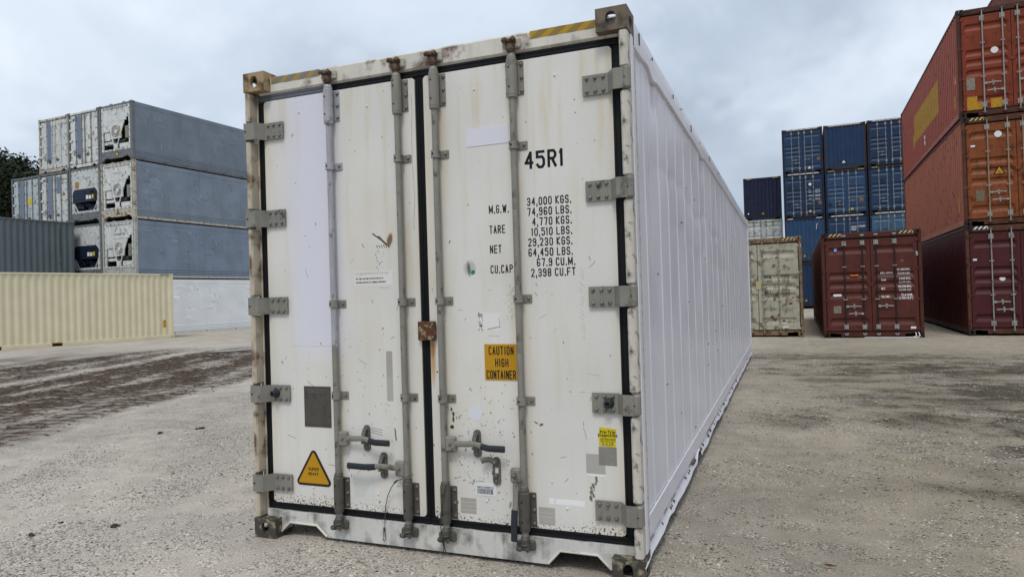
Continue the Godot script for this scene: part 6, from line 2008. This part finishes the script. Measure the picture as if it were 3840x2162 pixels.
func blue_stack() -> void:
	var blue := [paint("blue_one", Color(0.022, 0.050, 0.115), 1, 0.5, 0.0, "dirt", 0.4), paint("blue_two", Color(0.030, 0.072, 0.155), 1, 0.5, 0.0, "dirt", 0.4), paint("blue_three", Color(0.018, 0.040, 0.095), 1, 0.5, 0.0, "dirt", 0.4), paint("blue_four", Color(0.060, 0.125, 0.215), 1, 0.5, 0.0, "dirt", 0.4)]
	var navy := paint("navy", Color(0.020, 0.026, 0.060), 1, 0.5, 0.0, "dirt", 0.4)
	var fr := paint("blue_frame", Color(0.018, 0.026, 0.045), 2, 0.6, 0.0, "rust", 0.5)
	var frr := paint("blue_frame_rusty", Color(0.05, 0.038, 0.026), 3, 0.6, 0.0, "rust", 0.5)
	var bar := paint("pale_bar", Color(0.30, 0.32, 0.33), 1, 0.5, 0.1, "rust", 0.6)
	var white := paint("white_box", Color(0.50, 0.53, 0.53), 1, 0.5, 0.0, "rust", 0.5)
	var gr := "blue stack at the back"
	var z := DOOR_Z + 0.003
	var prof := func(_x: float, y: float) -> float: return leaf_profile(y)
	var yellow_pale := flat("pale_yellow", Color(0.6, 0.52, 0.28), 0.6)
	# first column from the left: navy on white
	var p3 := dry_box("navy container with a corrugated end, lower than the rest, over the white doors", gr, V(0.67, 0.3 + 2 * HC, -46.9), 0.01, {"skin": navy, "frame": fr, "front": "blank"})
	triangle_sign(p3, 1.23, 0.34, -0.034, 0.22, M.yellow)
	disc(p3, "badge", 0.28, 0.46, -0.034, 0.05, M.white_print)
	dry_box("white container doors showing between the navy one and the beige one", gr, V(0.70, 0.3 + HC, -46.9), 0.01, {"skin": white, "bars": M.galv, "gear": M.galv})
	dry_box("white container on the ground under the white doors", gr, V(0.70, 0.3, -46.9), 0.01, {"skin": white, "front": "blank"})
	# second column
	var q := V(3.241, 0.126, -45.3)
	var q4 := dry_box("blue container with an oval tan patch on its door, top of the second column", gr, q + V(0, 3 * HC, 0), -0.014, {"skin": blue[0], "frame": fr, "bars": bar, "gear": bar, "stripes": "full", "stripe_color": 1})
	disc(q4, "patch", 2.16, 0.85, z, 0.10, M.brown_plate)
	triangle_sign(q4, 1.61, 0.22, z + leaf_profile(0.4) + 0.04, 0.24, M.white_print)
	var q3 := dry_box("blue container with white data print and a white triangle, second column third level", gr, q + V(0, 2 * HC, 0), -0.014, {"skin": blue[2], "frame": fr, "bars": bar, "gear": bar, "stripes": "full", "stripe_color": 1})
	var small := []
	for r in [["MGW", 1.74], ["TARE", 1.58], ["PAYLOAD", 1.36], ["CU.CAP", 1.18]]:
		small.append([r[0], 1.52, r[1], 0.055, 0.026, 0.007, 0.011])
		small.append(["32500 KG", 1.90, r[1] + 0.03, 0.045, 0.030, 0.010, 0.012])
		small.append(["71650 LB", 1.90, r[1] - 0.045, 0.045, 0.030, 0.010, 0.012])
	lettering(q3, small, M.white_print, z, "", prof)
	disc(q3, "badge", 1.61, 2.13, z, 0.09, M.white_print)
	label_plate(q3, "data_plate", 2.07, 2.26, 0.80, 1.0, z, M.brown_plate)
	diamond(q3, 0.33, 1.98, z, 0.16, fr)
	diamond(q3, 0.33, 0.88, z, 0.15, fr)
	triangle_sign(q3, 1.58, 0.30, z + 0.03, 0.22, yellow_pale)
	var q2 := dry_box("blue container with a ribbed end and a curl of white paint, above the beige one", gr, q + V(0, HC, 0), -0.014, {"skin": blue[1], "frame": fr, "front": "blank", "stripe_color": 1})
	triangle_sign(q2, 1.16, 0.32, -0.034, 0.22, M.yellow)
	part(q2, "paint_curl", made("curl", func(b: MB): b.tube([V(1.9, 2.1, -0.03), V(1.92, 2.4, -0.03), V(1.97, 2.46, -0.03), V(2.0, 2.38, -0.03)], 0.016, 5)), M.white_print)
	var q1 := dry_box("blue container on the ground seen past the beige one, yellow triangle low on its end", gr, q, -0.014, {"skin": blue[2], "frame": fr, "front": "blank"})
	triangle_sign(q1, 1.16, 0.32, -0.034, 0.22, M.yellow)
	# third column
	var r := V(5.745, 0.15, -45.4)
	var r4 := dry_box("blue container with a ribbed end between rusty posts, top of the blue stack", gr, r + V(0, 3 * HC, 0), -0.03, {"skin": blue[0], "frame": frr, "front": "blank", "stripes": "full", "stripe_color": 1})
	triangle_sign(r4, 1.13, 0.38, -0.034, 0.24, M.white_print)
	var r3 := dry_box("light blue doors with two dark diamond placards, centre of the blue stack", gr, r + V(0, 2 * HC, 0), -0.03, {"skin": blue[1], "frame": fr, "bars": bar, "gear": bar, "stripe_color": 0})
	diamond(r3, 0.24, 0.68, z, 0.20, navy)
	diamond(r3, 0.74, 0.72, z, 0.20, navy)
	label_plate(r3, "data_plate", 1.95, 2.18, 0.80, 1.03, z, M.brown_plate)
	triangle_sign(r3, 1.52, 0.25, z + 0.03, 0.22, yellow_pale)
	var r2 := dry_box("blue doors lettered GESU 675283, third column just above the brown red roof", gr, r + V(0, HC, 0), -0.03, {"skin": blue[0], "frame": fr, "bars": bar, "gear": bar, "stripes": "full", "stripe_color": 1})
	lettering(r2, [["GESU", 1.44, 2.02, 0.12, 0.065, 0.012, 0.020], ["675283 8", 1.84, 2.05, 0.12, 0.055, 0.010, 0.020], ["45G1", 1.44, 1.86, 0.12, 0.065, 0.012, 0.020]], M.white_print, z, "", prof)
	dry_box("blue container on the ground hidden behind the brown red one", gr, r, -0.03, {"skin": blue[0], "frame": fr, "front": "blank"})
	# fourth column, half covered by the red stack
	var s := V(8.235, 0.15, -45.2)
	dry_box("dark blue doors at the top of the last column beside the red stack", gr, s + V(0, 3 * HC, 0), -0.03, {"skin": blue[2], "frame": fr, "bars": bar, "gear": bar, "stripes": "full", "stripe_color": 1})
	var s3 := dry_box("dark blue doors with a faint diamond, last column second from the top", gr, s + V(0, 2 * HC, 0), -0.03, {"skin": blue[0], "frame": fr, "bars": bar, "gear": bar, "stripe_color": 0})
	diamond(s3, 0.76, 1.97, z, 0.18, navy)
	dry_box("pale sky blue doors in the last column, just over the brown red container's corner", gr, s + V(0, HC, 0), -0.03, {"skin": blue[3], "frame": fr, "bars": bar, "gear": bar, "stripes": "full", "stripe_color": 1})
	dry_box("blue container on the ground of the last blue column", gr, s, -0.03, {"skin": blue[0], "frame": fr, "front": "blank"})


func small_things() -> void:
	var water := flat("puddle_water", Color(0.10, 0.095, 0.085), 0.06)
	for q in [[V(-12.5, 0.012, -13.1), 0.9, 0.35, "larger pale puddle in the churned tracks"], [V(-11.0, 0.012, -11.6), 0.5, 0.12, "narrow puddle nearer the white container"]]:
		var b := MB.new()
		var c: Vector3 = q[0]
		rng.seed = int(c.x * -100)
		var pg := []
		for k in 22:
			var a := -TAU * k / 22.0
			pg.append(V(cos(a) * q[1], 0.02, sin(a) * q[2]) * V(rng.randf_range(0.75, 1.1), 1, rng.randf_range(0.75, 1.1)))
		for k in 22:
			b.poly([V(0, 0.02, 0), pg[k], pg[(k + 1) % 22]])
		var o := single("puddle", b.mesh(), water, q[3], "puddle", c, "puddles in the mud")
		o.rotation.y = 1.2
	var lf := MB.new()
	lf.poly([V(-0.055, 0.012, 0.0), V(-0.01, 0.004, 0.018), V(0.045, 0.008, 0.012), V(0.0, 0.02, -0.006)])
	lf.poly([V(0.045, 0.008, 0.012), V(0.062, 0.012, 0.008), V(0.0, 0.02, -0.006)])
	single("dead_leaf", lf.mesh(), flat("leaf_brown", Color(0.085, 0.038, 0.024), 0.7), "curled red brown leaf lying on the gravel near the lower edge", "leaf", V(3.30, 0.012, -0.49)).scale = Vector3.ONE * 0.6
	rng.seed = 808
	var n := 0
	for p in [[V(-1.08, 0, 0.12), 0.035], [V(-1.44, 0, 0.42), 0.03], [V(-1.5, 0, 0.18), 0.022], [V(-3.55, 0, -2.42), 0.04], [V(-3.3, 0, -2.8), 0.045]]:
		var b := MB.new()
		for k in 5:
			var r: float = p[1] * rng.randf_range(0.3, 0.55)
			b.xf = Transform3D(Basis.from_euler(V(rng.randf(), rng.randf() * 6, rng.randf())).scaled(V(r * 1.4, r * 0.7, r)), V(rng.randfn(0, p[1] * 0.45), r * 0.3, rng.randfn(0, p[1] * 0.35)))
			b.box(V(-0.8, -0.8, -0.8), V(0.8, 0.8, 0.8), 0.45)
		single("earth_clod", b.mesh(), M.clod, ["dark clod of earth, the one nearest the lower left corner casting", "flat dark clod beside the gravel ridge, low at the left", "small dark clod above the flat one at the left", "dark lump on the pale sand in front of the tracks", "larger dark lump just before the muddy tracks"][n], "clod", p[0] + V(0, ground_at(p[0].x, p[0].z)[0], 0), "clods lying on the sand")
		n += 1
	var wire := MB.new()
	var pts := []
	for k in 25:
		var u := k / 24.0
		pts.append(V(lerpf(-80.0, -36.0, u), 13.6 - 1.6 * (1.0 - pow(u * 2.0 - 1.0, 2.0)) * 0.5 - u * 1.2, lerpf(-27.0, -36.0, u)))
	wire.tube(pts, 0.022, 5)
	single("power_line", wire.mesh(), flat("wire", Color(0.12, 0.12, 0.12), 0.6), "thin overhead wire sagging in front of the dark trees", "wire")


func build_sky() -> PanoramaSkyMaterial:
	var w := 1024
	var h := 512
	var d := PackedFloat32Array()
	d.resize(w * h * 3)
	var n := noise(0.95, 5, FastNoiseLite.TYPE_SIMPLEX_SMOOTH, SKY_SEED)
	n.domain_warp_enabled = true
	n.domain_warp_amplitude = 0.35
	n.domain_warp_frequency = 1.4
	n.fractal_gain = 0.40
	for y in h:
		var el := (0.5 - (y + 0.5) / h) * PI
		for x in w:
			var az := (x + 0.5) / w * TAU
			var v := V(sin(az) * cos(el), sin(el), cos(az) * cos(el))
			var up := maxf(0.0, v.y)
			# a flat cloud deck: look the noise up where the ray meets it
			var q := v / (up + 0.30)
			var k := n.get_noise_3d(q.x, q.z, 0.3) * 1.5
			var lum := lerpf(0.64, 0.82, pow(up, 0.8)) * (1.0 + 0.34 * k)
			var tint := Color(0.82, 0.965, 1.155).lerp(Color(0.90, 1.0, 1.13), clampf(k + 0.3, 0.0, 1.0))
			if v.y < 0.0:
				lum = 0.25
			var i := (y * w + x) * 3
			d[i] = lum * tint.r
			d[i + 1] = lum * tint.g
			d[i + 2] = lum * tint.b
	var m := PanoramaSkyMaterial.new()
	m.panorama = ImageTexture.create_from_image(Image.create_from_data(w, h, false, Image.FORMAT_RGBF, d.to_byte_array()))
	return m


const SKY_SEED := 8


func _ready() -> void:
	var cam := Camera3D.new()
	cam.name = "camera"
	cam.position = V(3.13076, 1.45813, 3.42487)
	cam.rotation = V(0.0094659, 0.3761315, -0.0300098)
	cam.fov = 45.2682
	cam.near = 0.05
	cam.far = 900.0
	add_child(cam)
	cam.current = true
	var env := Environment.new()
	env.background_mode = Environment.BG_SKY
	env.sky = Sky.new()
	env.sky.sky_material = build_sky()
	env.tonemap_mode = Environment.TONE_MAPPER_LINEAR
	env.tonemap_exposure = 1.0
	env.sdfgi_enabled = true
	env.ssao_enabled = true
	env.ssil_enabled = true
	var we := WorldEnvironment.new()
	we.name = "world"
	we.environment = env
	add_child(we)
	var sun := DirectionalLight3D.new()
	sun.name = "sun"
	sun.light_energy = 0.5
	sun.light_color = Color(1.0, 0.985, 0.96)
	sun.light_angular_distance = 16.0
	sun.shadow_enabled = true
	add_child(sun)
	sun.look_at_from_position(V(1.0, 8.0, 5.0), Vector3.ZERO)
	make_textures()
	make_materials()
	M.signal_orange = paint("signal_orange", Color(0.62, 0.29, 0.02), -1, 0.5)
	M.red_pale = flat("pale_red", Color(0.55, 0.2, 0.15), 0.6)
	M.rust_flat = paint("rust_flat", Color(0.13, 0.055, 0.025), 0, 0.85, 0.0, "rust", 5.0)
	M.clod = paint("clod_earth", Color(0.05, 0.042, 0.035), 0, 0.95, 0.0, "rust", 6.0)
	build_ground()
	left_stack()
	left_dry()
	right_dry()
	blue_stack()
	oak("broad dark oak at the left edge, tallest crown beside the stack", V(-57.5, 0, -35.0), 14.8, 21)
	oak("dark oak right behind the end of the reefer stack", V(-52.0, 0, -38.5), 15.2, 22)
	oak("dark oak farther left, half outside the picture", V(-64.0, 0, -33.0), 14.0, 23)
	oak("dark oak in the second line behind the others", V(-63.0, 0, -44.0), 16.0, 24)
	main_container()
	small_things()
